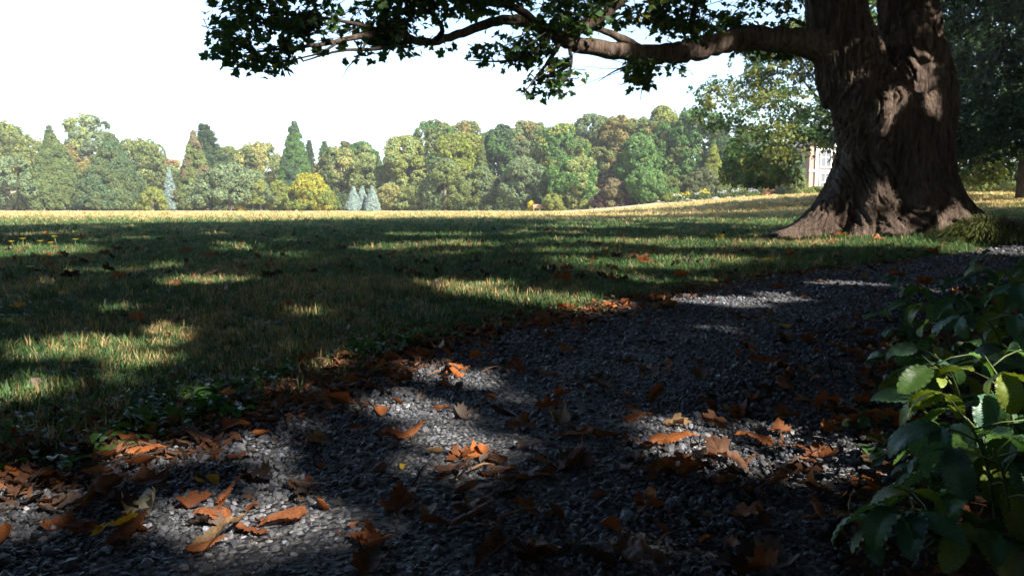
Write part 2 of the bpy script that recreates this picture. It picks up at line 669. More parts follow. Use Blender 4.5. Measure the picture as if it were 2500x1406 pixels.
def lawn_material():
    m, nt, out = new_mat('lawn_ground')
    p = N(nt, 'ShaderNodeBsdfPrincipled')
    p.inputs['Roughness'].default_value = 0.95
    p.inputs['Specular IOR Level'].default_value = 0.1
    tc = N(nt, 'ShaderNodeTexCoord')
    big = noise_node(nt, 0.55, 5, 0.65, tc.outputs['Object'], 0.5)
    fine = noise_node(nt, 22.0, 5, 0.75, tc.outputs['Object'])
    sep = N(nt, 'ShaderNodeSeparateXYZ')
    nt.links.new(tc.outputs['Object'], sep.inputs[0])
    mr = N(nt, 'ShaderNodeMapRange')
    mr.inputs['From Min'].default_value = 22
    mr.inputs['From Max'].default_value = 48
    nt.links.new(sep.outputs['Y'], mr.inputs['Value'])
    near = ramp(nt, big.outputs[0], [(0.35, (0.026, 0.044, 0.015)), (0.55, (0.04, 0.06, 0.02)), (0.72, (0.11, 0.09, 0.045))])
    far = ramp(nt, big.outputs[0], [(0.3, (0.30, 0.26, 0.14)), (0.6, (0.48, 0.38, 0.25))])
    c = mixc(nt, mr.outputs[0], near.outputs[0], far.outputs[0])  # dry straw field takes over with distance
    fr = ramp(nt, fine.outputs[0], [(0.25, (0.5, 0.5, 0.48)), (0.75, (1.35, 1.35, 1.3))])
    c = mixc(nt, 1.0, c, fr.outputs[0], 'MULTIPLY')
    va = N(nt, 'ShaderNodeAttribute', attribute_name='soil')
    sn = noise_node(nt, 9.0, 5, 0.7, tc.outputs['Object'])
    soil = ramp(nt, sn.outputs[0], [(0.3, (0.03, 0.02, 0.014)), (0.6, (0.085, 0.045, 0.026)), (0.8, (0.14, 0.07, 0.035))])
    c = mixc(nt, va.outputs['Fac'], c, soil.outputs[0])
    nt.links.new(c, p.inputs['Base Color'])
    b = N(nt, 'ShaderNodeBump')
    b.inputs['Strength'].default_value = 0.9
    b.inputs['Distance'].default_value = 0.03
    nt.links.new(fine.outputs[0], b.inputs['Height'])
    nt.links.new(b.outputs[0], p.inputs['Normal'])
    nt.links.new(p.outputs[0], out.inputs['Surface'])
    return m


lawn_me = make_mesh('lawn', np.column_stack([X.ravel(), Y.ravel(), Z.ravel()]), quads, lawn_material())
fx, fy = X.ravel(), Y.ravel()
nearm = (np.abs(fx) < 30) & (fy < 30) & (fy > -6)
soil = np.zeros(len(fx))
dl = dist_line(fx[nearm], fy[nearm], Ledge)
iv = in_poly(fx[nearm], fy[nearm], VERGE_POLY)
soil[nearm] = np.maximum(np.clip(1 - dl / 0.38, 0, 1), iv * 1.0)
a = lawn_me.attributes.new('soil', 'FLOAT', 'POINT')
a.data.foreach_set('value', soil.astype(np.float32))
lawn = link('lawn', lawn_me)
tag(lawn, 'mown lawn, green near the path and dry straw coloured farther out', None, None, 'structure')


def path_material():
    m, nt, out = new_mat('path_base')
    p = N(nt, 'ShaderNodeBsdfPrincipled')
    p.inputs['Roughness'].default_value = 0.8
    p.inputs['Specular IOR Level'].default_value = 0.25
    tc = N(nt, 'ShaderNodeTexCoord')
    vo = N(nt, 'ShaderNodeTexVoronoi')
    vo.inputs['Scale'].default_value = 75.0
    nt.links.new(tc.outputs['Object'], vo.inputs['Vector'])
    sepc = N(nt, 'ShaderNodeSeparateColor')
    nt.links.new(vo.outputs['Color'], sepc.inputs[0])
    cr = ramp(nt, sepc.outputs[0], [(0.1, (0.022, 0.022, 0.025)), (0.6, (0.055, 0.055, 0.06)), (0.95, (0.13, 0.128, 0.125))])
    nb = noise_node(nt, 2.2, 4, 0.6, tc.outputs['Object'])
    br = ramp(nt, nb.outputs[0], [(0.35, (0.7, 0.66, 0.62)), (0.65, (1.15, 1.12, 1.1))])
    c = mixc(nt, 1.0, cr.outputs[0], br.outputs[0], 'MULTIPLY')
    nt.links.new(c, p.inputs['Base Color'])
    dr = ramp(nt, vo.outputs['Distance'], [(0.0, (1, 1, 1)), (0.7, (0, 0, 0))])
    b = N(nt, 'ShaderNodeBump')
    b.inputs['Strength'].default_value = 1.0
    b.inputs['Distance'].default_value = 0.012
    nt.links.new(dr.outputs[0], b.inputs['Height'])
    nt.links.new(b.outputs[0], p.inputs['Normal'])
    nt.links.new(p.outputs[0], out.inputs['Surface'])
    return m


NA = 9
pv = []
for i in range(NL):
    for k in range(NA):
        t = k / (NA - 1)
        q = Ledge[i] * (1 - t) + Redge[i] * t
        pv.append((q[0], q[1], float(terr(q[0], q[1])) + 0.010 + 0.012 * math.sin(PI * t)))
pf = np.array([(i * NA + k, i * NA + k + 1, (i + 1) * NA + k + 1, (i + 1) * NA + k) for i in range(NL - 1) for k in range(NA - 1)])
gravel_path = link('path', make_mesh('path', pv, pf, path_material()))
tag(gravel_path, 'dark grey gravel path curving away past the big trunk', None, None, 'structure')


def path_z(x, y):
    return terr(x, y) + 0.018


# ---------------------------------------------------------------- gravel stones
def stone_mesh(name, seed, mat):
    r = np.random.default_rng(seed)
    ph = (1 + 5 ** 0.5) / 2
    V = np.array([(-1, ph, 0), (1, ph, 0), (-1, -ph, 0), (1, -ph, 0), (0, -1, ph), (0, 1, ph), (0, -1, -ph), (0, 1, -ph), (ph, 0, -1), (ph, 0, 1), (-ph, 0, -1), (-ph, 0, 1)]) / 1.9
    Fc = [(0, 11, 5), (0, 5, 1), (0, 1, 7), (0, 7, 10), (0, 10, 11), (1, 5, 9), (5, 11, 4), (11, 10, 2), (10, 7, 6), (7, 1, 8), (3, 9, 4), (3, 4, 2), (3, 2, 6), (3, 6, 8), (3, 8, 9), (4, 9, 5), (2, 4, 11), (6, 2, 10), (8, 6, 7), (9, 8, 1)]
    V = V * (1 + r.uniform(-0.28, 0.28, (12, 1))) * np.array([r.uniform(0.8, 1.25), r.uniform(0.65, 1.0), r.uniform(0.45, 0.75)])
    return make_mesh(name, V * 0.5, Fc, mat, False)


def stone_material():
    m, nt, out = new_mat('gravel_stone')
    at_ = N(nt, 'ShaderNodeAttribute', attribute_type='INSTANCER', attribute_name='tint')
    p = N(nt, 'ShaderNodeBsdfPrincipled')
    p.inputs['Roughness'].default_value = 0.6
    p.inputs['Specular IOR Level'].default_value = 0.4
    nt.links.new(at_.outputs['Color'], p.inputs['Base Color'])
    nt.links.new(p.outputs[0], out.inputs['Surface'])
    return m


M_stone = stone_material()
G_stone = scatter_group('gravel_stones', [proto('stone', stone_mesh('stone', s, M_stone)) for s in range(7)])
bands = [(0.85, 1.7, 19000, 0.0078), (1.7, 2.6, 13500, 0.009), (2.6, 4.0, 8000, 0.011), (4.0, 6.5, 3400, 0.0145), (6.5, 9.5, 1300, 0.019)]
gp, gs = [], []
for y0, y1, dens, size in bands:
    x0, x1 = -0.75 * y1 - 0.1, 0.75 * y1 + 0.1
    n = int(dens * (y1 - y0) * (x1 - x0))
    x = rng.uniform(x0, x1, n)
    y = rng.uniform(y0, y1, n)
    k = np.abs(x) < 0.72 * y + 0.12
    x, y = x[k], y[k]
    k = in_poly(x, y, PATH_POLY)
    spill = np.minimum(dist_line(x, y, Ledge[::3]) * 2.2, dist_line(x, y, Redge[::3]))
    k |= rng.random(len(x)) < 0.75 * (1 - ss(0.0, 0.16, spill + 0.1 * (noise3(x * 7, y * 7, 2) - 0.5)))
    x, y = x[k], y[k]
    # thinner where soil shows near the edges
    e = np.minimum(dist_line(x, y, Ledge[::3]), dist_line(x, y, Redge[::3]) * 0.7)
    k = rng.random(len(x)) < 0.25 + 0.75 * ss(0, 0.22, e)
    x, y = x[k], y[k]
    s = size * np.exp(rng.normal(0, 0.36, len(x)))
    gp.append(np.column_stack([x, y, path_z(x, y) + s * rng.uniform(0.0, 0.35, len(x))]))
    gs.append(s)
gp, gs = np.concatenate(gp), np.concatenate(gs)
n = len(gp)
val = np.clip(np.exp(rng.normal(math.log(0.055), 0.5, n)), 0.015, 0.4)
warm = rng.uniform(-0.08, 0.10, n)
pale = rng.random(n) < 0.02
val[pale] *= 2.4
val *= 0.75 + 0.6 * noise3(gp[:, 0] * 2.3, gp[:, 1] * 2.3, 1)
gt = np.column_stack([val * (0.96 + warm), val, val * (1.14 - warm)])
gravel = scatter('gravel', G_stone, 7, gp, np.column_stack([rng.normal(0, 0.5, n), rng.normal(0, 0.5, n), rng.uniform(0, 6.28, n)]), gs, gt)
tag(gravel, 'loose dark grey gravel stones covering the path', None, None, 'stuff')

# ---------------------------------------------------------------- grass
def tuft_mesh(name, seed, n=14, h=1.0, lean=0.35, w=0.045, spread=0.35):
    r = np.random.default_rng(seed)
    mb = MB()
    for i in range(n):
        a = r.uniform(0, 2 * PI)
        base = np.array([r.normal(0, spread), r.normal(0, spread), -0.05])
        d = np.array([math.cos(a), math.sin(a), 0])
        s = np.array([-d[1], d[0], 0])
        hh = h * r.uniform(0.5, 1.15)
        le = abs(r.normal(0, lean)) + 0.08
        p0 = base
        p1 = base + d * le * 0.3 * hh + np.array([0, 0, hh * 0.55])
        p2 = base + d * le * 1.2 * hh + np.array([0, 0, hh * (1.0 - 0.35 * le)])
        ww = w * r.uniform(0.7, 1.3)
        mb.add([p0 - s * ww, p0 + s * ww, p1 + s * ww * 0.8, p1 - s * ww * 0.8, p2], [(0, 1, 2, 3), (3, 2, 4)])
    return mb.mesh(name, M_grass, False)


G_grass = scatter_group('grass_tufts', [proto('tuft', tuft_mesh('tuft', 1)), proto('tuft', tuft_mesh('tuft', 2, 16, 0.8, 0.7)), proto('tuft', tuft_mesh('tuft', 3, 10, 1.2, 0.5, 0.04)), proto('tuft', tuft_mesh('tuft', 4, 18, 0.7, 1.0, 0.04, 0.45))])
PTS, SC, TI = [], [], []
for y0, y1, dens, size in [(0.9, 3.0, 1500, 0.042), (3.0, 5.5, 850, 0.046), (5.5, 9, 420, 0.052), (9, 14, 190, 0.062), (14, 22, 85, 0.08), (22, 38, 30, 0.11), (38, 75, 6, 0.16)]:
    x0, x1 = -0.73 * y1 - 0.2, 0.73 * y1 + 0.2
    n = int(dens * (y1 - y0) * (x1 - x0))
    x = rng.uniform(x0, x1, n)
    y = rng.uniform(y0, y1, n)
    k = (np.abs(x) < 0.72 * y + 0.25)
    x, y = x[k], y[k]
    if y0 < 14:
        k = ~in_poly(x, y, PATH_POLY) & ~in_poly(x, y, VERGE_POLY)
        x, y = x[k], y[k]
        e = dist_line(x, y, Ledge[::2])
        k = rng.random(len(x)) < 0.12 + 0.88 * ss(0.02, 0.35, e + 0.2 * (noise3(x * 4, y * 4, 7) - 0.5))
        x, y = x[k], y[k]
    patch = noise3(x * 0.9, y * 0.9, 1.5) * 0.6 + noise3(x * 3.1, y * 3.1, 4.5) * 0.4
    k = rng.random(len(x)) < 0.55 + 0.9 * patch
    x, y, patch = x[k], y[k], patch[k]
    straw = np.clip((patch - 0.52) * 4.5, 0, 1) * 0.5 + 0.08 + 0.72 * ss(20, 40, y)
    st = rng.random(len(x)) < straw
    green = vary((0.058, 0.108, 0.034), len(x), 0.35, 0.2)
    dry = vary((0.30, 0.225, 0.105), len(x), 0.35, 0.08)
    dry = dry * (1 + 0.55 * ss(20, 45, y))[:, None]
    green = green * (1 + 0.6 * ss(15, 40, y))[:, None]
    c = np.where(st[:, None], dry, green)
    PTS.append(np.column_stack([x, y, terr(x, y)]))
    SC.append(size * rng.uniform(0.6, 1.35, len(x)) * (0.75 + 0.6 * noise3(x * 1.6, y * 1.6, 9)))
    TI.append(c)
PTS, SC, TI = np.concatenate(PTS), np.concatenate(SC), np.concatenate(TI)
n = len(PTS)
wid = 1.0 + np.clip((PTS[:, 1] - 8) / 20, 0, 1)
scl = np.column_stack([SC * wid, SC * wid, SC])
grass = scatter('grass', G_grass, 4, PTS, np.column_stack([rng.normal(0, 0.12, n), rng.normal(0, 0.12, n), rng.uniform(0, 6.28, n)]), scl, TI)
tag(grass, 'short lawn grass with dry straw coloured patches', None, None, 'stuff')
print('grass', n, 'gravel', len(gp))

# ---------------------------------------------------------------- trees of the far edge
GREEN = (0.085, 0.13, 0.035)
COLORS = {
    'green': (0.065, 0.125, 0.035), 'deep': (0.05, 0.085, 0.038), 'olive': (0.105, 0.13, 0.042), 'greygreen': (0.105, 0.14, 0.07),
    'yellowgreen': (0.15, 0.17, 0.042), 'bright': (0.165, 0.195, 0.032), 'yellow': (0.36, 0.29, 0.025), 'orange': (0.15, 0.13, 0.045),
    'pale': (0.165, 0.195, 0.07), 'blue': (0.20, 0.26, 0.25), 'brown': (0.135, 0.115, 0.06), 'purple': (0.085, 0.055, 0.05), 'straw': (0.20, 0.195, 0.07),
    'fresh': (0.085, 0.15, 0.05), 'russet': (0.20, 0.11, 0.055),
}


def lobed(profile, z0, z1, R, nl, lr, clump, dens=1.9, squash=0.8, irregular=True, cover=1.0):
    """points and normals over a crown built of many rounded leaf masses.  profile(t) is the relative radius at height t"""
    h = z1 - z0
    ts = np.linspace(0.02, 0.99, 200)
    w = np.array([profile(t) for t in ts]) + 0.03
    w = w / w.sum()
    cs, rs = [], []
    ph1, ph2 = rng.uniform(0, 6.28, 2)
    cdf = np.cumsum(w)
    for i in range(nl):
        t = float(np.interp((i + 0.5) / nl, cdf, ts)) + rng.uniform(-0.02, 0.02)
        if i >= nl - 5:
            t = 0.99 - 0.022 * (nl - 1 - i)
        a = rng.uniform(0, 2 * PI)
        rr = R * profile(min(max(t, 0), 1))
        r = lr * R * rng.uniform(0.7, 1.3)
        r = min(r, max(rr * 1.15, 0.07 * R) + 0.05)
        wobble = 1 + 0.22 * math.sin(2 * a + 5 * t + ph1) + 0.14 * math.sin(3 * a - 9 * t + ph2)
        k = max(rr * (wobble if irregular else 1) - r * 0.75, 0) * (math.sqrt(rng.uniform(0.5, 1.15)) if irregular else rng.uniform(0.9, 1.06))
        cs.append((math.cos(a) * k, math.sin(a) * k, z0 + min(max(t * h, r * 0.6), h - r * squash * 0.85)))
        rs.append(r)
    cs, rs = np.array(cs), np.array(rs)
    mid = np.array([0, 0, z0 + 0.4 * h])
    P, Nn = [], []
    for c, r in zip(cs, rs):
        n = int(4 * PI * r * r * dens * cover / (clump * clump)) + 3
        d = rand_dirs(n)
        out = c - mid
        out = out / (np.linalg.norm(out) + 1e-6)
        k = (d @ out > -0.45)
        d = d[k]
        p = c + d * r * (rng.uniform(0.72, 1.06, len(d)) + 0.22 * (rng.random(len(d)) < 0.12))[:, None] * np.array([1, 1, squash])
        # drop what lies deep inside a neighbouring mass
        dd = np.linalg.norm((p[:, None, :] - cs[None]) / np.array([1, 1, squash]), axis=2) / rs[None]
        k = dd.min(axis=1) > 0.62
        P.append(p[k])
        Nn.append(d[k])
    return np.concatenate(P), np.concatenate(Nn), cs, rs


def trunk_mesh(h, r, mat, limbs=None, n=7, lean=0.03, limb_r=0.4):
    mb = MB()
    pts = [(0, 0, -0.2), (0.02 * h * lean, 0, h * 0.25), (lean * h * 0.5, lean * h * 0.2, h * 0.6), (lean * h, 0, h)]
    P, R_ = smooth_path(pts, [r * 1.35, r, r * 0.75, r * 0.25], 3)
    mb.tube(P, R_, n)
    if limbs is not None:
        for c in limbs:
            b = np.array([0, 0, max(0.25 * h, min(c[2] * 0.6, h * 0.75))])
            m = (b + c) / 2 + np.array([0, 0, -0.05 * h])
            Q, q = smooth_path([b, m, c], [r * limb_r, r * limb_r * 0.6, r * limb_r * 0.2], 3)
            mb.tube(Q, q, 5)
    return mb.mesh('trunk', mat)


def p_round(t):
    return math.sqrt(max(0.0, 1 - (2 * t - 1) ** 2)) * (1.0 - 0.12 * t) + 0.05


def p_dome(t):
    return max(0.0, 1 - t ** 2.2) ** 0.55


def p_cone(t):
    return max(0.02, (1 - t) ** 0.95) * (0.86 + 0.14 * min(1, t * 6))


def p_egg(t):
    return min(1, t * 5 + 0.55) * max(0.0, 1 - t ** 2.6) ** 0.6


def p_spire(t):
    return max(0.015, (1 - t) ** 0.72) * min(1, 0.8 + t)


def p_col(t):
    return min(1, 0.6 + t * 3) * max(0.02, 1 - t ** 3)


PROFILES = {'round': p_round, 'dome': p_dome, 'cone': p_cone, 'egg': p_egg, 'spire': p_spire, 'col': p_col}


def far_tree(name, label, cat, px, top, base, width, D, shape, col, group, col2=None, skirt=0.0, trunk='far', lr=None, cover=1.0, pine=False):
    """a tree whose silhouette spans width pixels at px between rows top and base, standing D metres away"""
    X0 = (px - 1250) / F * D
    gz = float(terr(X0, D))
    H = at(px, top, D)[2] - gz
    R = width / F * D / 2 * (1.05 if group == GB and shape in ('egg', 'round') else 0.94 if shape in ('dome', 'egg', 'round') else 1.04)
    root = thing(name, label, cat, (X0, D, gz), group)
    col = np.array(COLORS[col] if isinstance(col, str) else col) * 1.22
    clump = min(1.0, max(0.42, R * 0.2)) * (0.8 if D < 90 else 1)
    base_gap = max(0.03, skirt) * H
    if pine:
        P, Nn, limbs = [], [], []
        nlay = int(min(30, max(11, H / (R * 0.3))))
        for i in range(nlay):
            t = (i + 0.5) / nlay
            z = H * (0.18 + 0.8 * t)
            rl = R * (1 - t) ** 0.7 * rng.uniform(0.75, 1.1) + 0.15
            nb = 6
            a0 = rng.uniform(0, 6.28)
            for j in range(nb):
                a = a0 + j * 2 * PI / nb + rng.normal(0, 0.2)
                ln = rl * rng.uniform(0.65, 1.1)
                tip = np.array([math.cos(a) * ln, math.sin(a) * ln, z + ln * 0.12])
                limbs.append(tip)
                n = int((8 + ln * 10) * (11 / nlay) ** 0.5) + 2
                f = rng.uniform(0.35, 1.05, n)
                p = tip * np.array([1, 1, 0]) * f[:, None] + np.array([0, 0, z]) + np.column_stack([rng.normal(0, 0.16, n) * ln * 0.6, rng.normal(0, 0.16, n) * ln * 0.6, rng.normal(0.1, 0.16, n) + f * ln * 0.12])
                P.append(p)
                Nn.append(np.tile([0, 0, 1.0], (n, 1)) + rng.normal(0, 0.3, (n, 3)))
        P, Nn = np.concatenate(P), np.concatenate(Nn)
        grp, ng = G_pine, 4
        clump *= 1.25
    else:
        prof = PROFILES[shape]
        con = shape in ('cone', 'spire', 'col')
        if shape == 'egg':
            asp = R / max(H - base_gap, 0.1)
            capt = min(0.75, asp * 1.45)

            def prof(t):
                d = min(1.0, max(0.0, (1 - t) / capt))
                return math.sqrt(max(0.0, 1 - (1 - d) ** 2)) * min(1, 0.62 + 2.2 * t)
        nl = {'cone': 300, 'spire': 300, 'col': 60, 'round': 78, 'dome': 85, 'egg': 85}[shape]
        lrr = lr or {'cone': 0.145, 'spire': 0.17, 'col': 0.35, 'round': 0.25, 'dome': 0.20, 'egg': 0.22}[shape]
        if not con:
            nl = int(nl * max(1.0, 0.55 * (H - base_gap) / R))
        P, Nn, cs, rs = lobed(prof, base_gap, H, R, nl, lrr, clump, squash=0.7 if con else 0.85, irregular=not con, cover=cover)
        limbs = cs[rng.choice(len(cs), 6)] if not con else None
        grp, ng = (G_con, 4) if con else (G_dec, 5)
        if con:
            Nn = Nn + np.array([0, 0, 0.35])
    n = len(P)
    c = vary(col, n, 0.28, 0.14)
    if col2 is not None:
        col2 = np.array(COLORS[col2] if isinstance(col2, str) else col2) * 1.22
        m = noise3(P[:, 0] * 0.5 + px, P[:, 1] * 0.5, P[:, 2] * 0.45) > 0.54
        c[m] = vary(col2, int(m.sum()), 0.25, 0.1)
    tm = M_palebark if trunk == 'pale' else M_farbark
    th = H * (0.9 if (pine or shape in ('cone', 'spire', 'col')) else 0.7)
    link('trunk', trunk_mesh(th, max(0.05, R * (0.075 if not pine else 0.05)), tm, limbs), root)
    cr = scatter('crown', grp, ng, P, align_euler(Nn, rng.uniform(0, 6.28, n)), clump * rng.uniform(0.75, 1.25, n), c, root)
    cr['kind'] = 'stuff'
    return root


GF, GB = 'trees along the front of the far lawn edge', 'tall trees behind the far lawn edge'
T = far_tree
# back row, left to right
T('tree', 'broad yellow-green tree cut by the left end of the tree line', 'tree', 20, 308, 515, 210, 152, 'round', 'olive', GB, 'yellowgreen')
T('tree', 'small golden-yellow tree peeping out over the leftmost grey-green tree', 'tree', 72, 393, 515, 60, 146, 'egg', 'yellow', GB)
T('conifer_tree', 'thin wispy pale conifer rising behind the olive cone tree at left', 'conifer', 138, 305, 515, 70, 158, 'spire', 'greygreen', GB, pine=True)
T('tree', 'tall airy pale tree, highest crown of the left tree line', 'tree', 236, 283, 515, 115, 155, 'egg', 'greygreen', GB, 'pale', cover=0.7)
T('tree', 'brownish olive tree squeezed between the two big cone trees', 'tree', 195, 355, 515, 95, 150, 'egg', 'orange', GB, 'olive')
T('tree', 'leafy green tree sloping down to the blue spruce', 'tree', 345, 345, 515, 140, 150, 'round', 'olive', GB, 'pale')
T('conifer_tree', 'tiny bluish conifer tip far off above the narrow blue spruce', 'conifer', 413, 366, 512, 34, 185, 'spire', 'greygreen', GB)
T('tree', 'low straw-brown tree far behind the narrow blue spruce', 'tree', 425, 390, 513, 70, 172, 'round', 'straw', GB, 'russet')
T('pine_tree', 'dark tiered pine standing behind the two-toned sequoia', 'pine', 512, 302, 515, 135, 146, 'spire', 'deep', GB, pine=True)
T('tree', 'rounded mid-green tree right of the tiered pine', 'tree', 568, 362, 515, 100, 152, 'round', 'green', GB, 'olive')
T('tree', 'yellowish-olive tree left of the tall dark spire', 'tree', 638, 350, 515, 120, 150, 'egg', 'straw', GB, 'olive')
T('spire_tree', 'tall slender dark-green spire conifer standing above its neighbours', 'conifer', 727, 297, 515, 100, 138, 'spire', 'deep', GB, 'green')
T('pine_tree', 'small ragged pine against the right flank of the tall spire', 'pine', 762, 342, 515, 48, 150, 'spire', 'deep', GB, pine=True)
T('pine_tree', 'ragged pine top between the tall spire and the olive trees', 'pine', 798, 345, 515, 58, 150, 'spire', 'green', GB, pine=True)
T('tree', 'olive tree with dusty yellow leaves behind the bright yellow tree', 'tree', 835, 362, 515, 130, 142, 'egg', 'olive', GB, 'straw')
T('tree', 'thin brownish-topped tree rising just left of the pale willow-like tree', 'tree', 848, 345, 515, 40, 150, 'egg', 'brown', GB, 'olive')
T('tree', 'flat-topped green tree left of the pale drooping tree', 'tree', 890, 350, 515, 90, 148, 'round', 'green', GB, 'pale')
T('tree', 'olive-yellow tree above the small blue spruces', 'tree', 900, 380, 515, 110, 138, 'egg', 'olive', GB, 'pale')
T('tree', 'pale yellow-green drooping tree left of the tall dense wood', 'tree', 990, 334, 515, 120, 136, 'egg', 'pale', GB, 'yellowgreen')
T('tree', 'first tall olive-green crown of the dense wood, above the pale tree', 'tree', 1063, 296, 515, 125, 142, 'egg', 'olive', GB, 'green')
T('tree', 'tall olive crown directly behind the vivid yellow-green maple', 'tree', 1140, 300, 515, 125, 146, 'egg', 'olive', GB, 'orange')
T('tree', 'vivid yellow-green upright maple halfway along the tree line', 'tree', 1132, 326, 515, 95, 132, 'egg', 'bright', GB, 'yellowgreen', lr=0.34)
T('spire_tree', 'slim olive cone tree pressed against the vivid yellow-green maple', 'conifer', 1178, 340, 515, 60, 130, 'cone', 'olive', GB)
T('tree', 'deep-green rounded tree right of the slim olive cone', 'tree', 1222, 308, 515, 120, 138, 'egg', 'green', GB, 'deep')
T('tree', 'olive-gold crown in the middle of the dense wood skyline', 'tree', 1290, 297, 515, 110, 144, 'egg', 'olive', GB, 'orange')
T('tree', 'grey-leaved thin tree wedged left of the sunny yellow-green tree', 'tree', 1262, 335, 515, 60, 136, 'egg', 'orange', GB, 'greygreen')
T('tree', 'broad sunny yellow-green tree near the middle of the dense wood', 'tree', 1378, 306, 514, 145, 128, 'egg', 'yellowgreen', GB, 'green')
T('tree', 'tall grey-green crown above the sunny yellow-green tree', 'tree', 1440, 281, 512, 105, 138, 'egg', 'greygreen', GB, 'olive')
T('tree', 'golden-olive tall tree behind the fresh green tree', 'tree', 1512, 284, 510, 125, 130, 'egg', 'orange', GB, 'olive')
T('tree', 'highest green crown of the dense wood skyline at right', 'tree', 1605, 263, 508, 125, 128, 'egg', 'olive', GB, 'yellowgreen')
T('tree', 'rusty-olive tall tree between fresh green tree and dark tall tree', 'tree', 1615, 298, 506, 115, 120, 'egg', 'orange', GB, 'green')
T('tree', 'tall dark-green tree at the right end of the dense wood', 'tree', 1695, 267, 502, 125, 116, 'egg', 'green', GB, 'olive')
T('conifer_tree', 'dark dull conifer at the right shoulder of the dense wood', 'conifer', 1752, 285, 500, 90, 112, 'spire', 'deep', GB, 'olive')
T('tree', 'shadowy dark tree filling the gap beside the overhanging branches', 'tree', 1818, 330, 495, 120, 104, 'egg', 'deep', GB)
T('tree', 'dim olive tree seen low behind the overhanging branches', 'tree', 1890, 350, 490, 110, 100, 'egg', 'deep', GB, 'olive')
# front row, left to right
T('tree', 'grey-green spreading tree at the left end with a pale trunk', 'tree', 30, 385, 520, 195, 122, 'dome', 'greygreen', GF, skirt=0.12, trunk='pale')
T('cone_tree', 'yellowish-olive cone tree beside the leftmost spreading tree', 'conifer', 143, 330, 520, 190, 126, 'cone', (0.085, 0.115, 0.04), GF)
T('cone_tree', 'largest dense green cone tree at left, skirts touching the lawn', 'conifer', 285, 328, 519, 186, 124, 'cone', (0.062, 0.098, 0.045), GF, (0.078, 0.105, 0.042))
T('shrub', 'loose yellow-green shrub at the right foot of the largest cone tree', 'shrub', 378, 458, 518, 75, 118, 'dome', 'yellowgreen', GF)
T('spruce_tree', 'narrow pale blue spruce standing alone at left', 'spruce', 421, 410, 516, 44, 130, 'cone', 'blue', GF)
T('sequoia_tree', 'two-toned tall cone tree, olive above and brown below', 'conifer', 484, 322, 516, 112, 132, 'cone', 'olive', GF, 'brown')
T('tree', 'domed silvery grey-green tree with dark forked trunk', 'tree', 568, 402, 517, 175, 118, 'dome', 'greygreen', GF, skirt=0.13)
T('tree', 'small grey-green tree with thin stem beside the silvery dome', 'tree', 640, 440, 517, 62, 116, 'dome', 'greygreen', GF, 'yellowgreen', skirt=0.25)
T('shrub', 'yellow-green bush between thin-stemmed tree and bright yellow tree', 'shrub', 683, 442, 516, 70, 120, 'dome', 'yellowgreen', GF, 'bright')
T('shrub', 'small golden bush at the foot of the silvery dome tree', 'shrub', 592, 500, 517, 28, 117, 'dome', 'yellow', GF)
T('tree', 'bright golden-yellow round tree below the tall dark spire', 'tree', 757, 428, 517, 116, 116, 'dome', (0.215, 0.205, 0.03), GF, (0.13, 0.16, 0.035), skirt=0.06, lr=0.3)
T('spruce_tree', 'silver-blue spruce, the one left in the trio of small spruces', 'spruce', 866, 457, 517, 44, 116, 'cone', 'blue', GF)
T('spruce_tree', 'silver-blue spruce, the middle one in the trio of small spruces', 'spruce', 887, 456, 517, 40, 117, 'cone', 'blue', GF)
T('spruce_tree', 'silver-blue spruce, the one right in the trio of small spruces', 'spruce', 911, 454, 517, 40, 115, 'cone', 'blue', GF)
T('shrub', 'straw-yellow shrub right of the blue spruce trio', 'shrub', 955, 448, 516, 62, 120, 'round', 'straw', GF, 'green')
T('tree', 'low pale yellow-green tree left of the grey pear-shaped tree', 'tree', 1017, 448, 517, 85, 117, 'dome', 'pale', GF, 'olive', skirt=0.1)
T('tree', 'grey-green pear-shaped tree with dark stem below the vivid maple', 'tree', 1087, 390, 517, 112, 114, 'egg', 'greygreen', GF, 'olive', skirt=0.12)
T('tree', 'olive-grey upright tree between two grey-green spreading trees', 'tree', 1172, 408, 516, 95, 117, 'egg', 'olive', GF, 'greygreen', skirt=0.14)
T('tree', 'broad silvery-green tree right of centre with short dark trunk', 'tree', 1277, 388, 516, 125, 112, 'round', 'greygreen', GF, skirt=0.1)
T('shrub', 'tiny bright yellow cone bush by the broad silvery-green tree', 'shrub', 1297, 492, 514, 19, 108, 'dome', 'yellow', GF)
T('tree', 'light green layered tree with a pale trunk in mid tree line', 'tree', 1398, 388, 513, 150, 108, 'round', 'green', GF, 'pale', skirt=0.08, trunk='pale')
T('shrub', 'low yellow-green bush under the light green layered tree', 'shrub', 1352, 470, 513, 60, 104, 'dome', 'yellowgreen', GF)
T('shrub', 'small yellowish bush at the foot of the layered tree', 'shrub', 1425, 492, 511, 26, 102, 'dome', 'yellowgreen', GF)
T('maple_shrub', 'dome-shaped purple-brown maple near the lawn edge', 'shrub', 1497, 438, 509, 98, 100, 'dome', 'purple', GF, 'brown')
T('tree', 'fresh green upper crown standing above the purple-brown dome', 'tree', 1553, 328, 508, 115, 108, 'egg', 'fresh', GF, 'green')
T('tree', 'bright fresh green bushy tree right beside the purple-brown dome', 'tree', 1572, 412, 506, 105, 98, 'round', 'fresh', GF)
T('tree', 'dull green bushy tree between fresh green tree and dark gap', 'tree', 1628, 432, 503, 62, 100, 'egg', 'green', GF, 'olive')
T('shrub', 'yellow-green low shrub at the start of the garden bed', 'shrub', 1640, 474, 500, 46, 92, 'dome', 'yellowgreen', GF)
T('cone_tree', 'lime-green cone tree catching sun behind the grey-olive bush', 'conifer', 1735, 345, 498, 78, 92, 'cone', 'yellowgreen', GF, 'fresh')
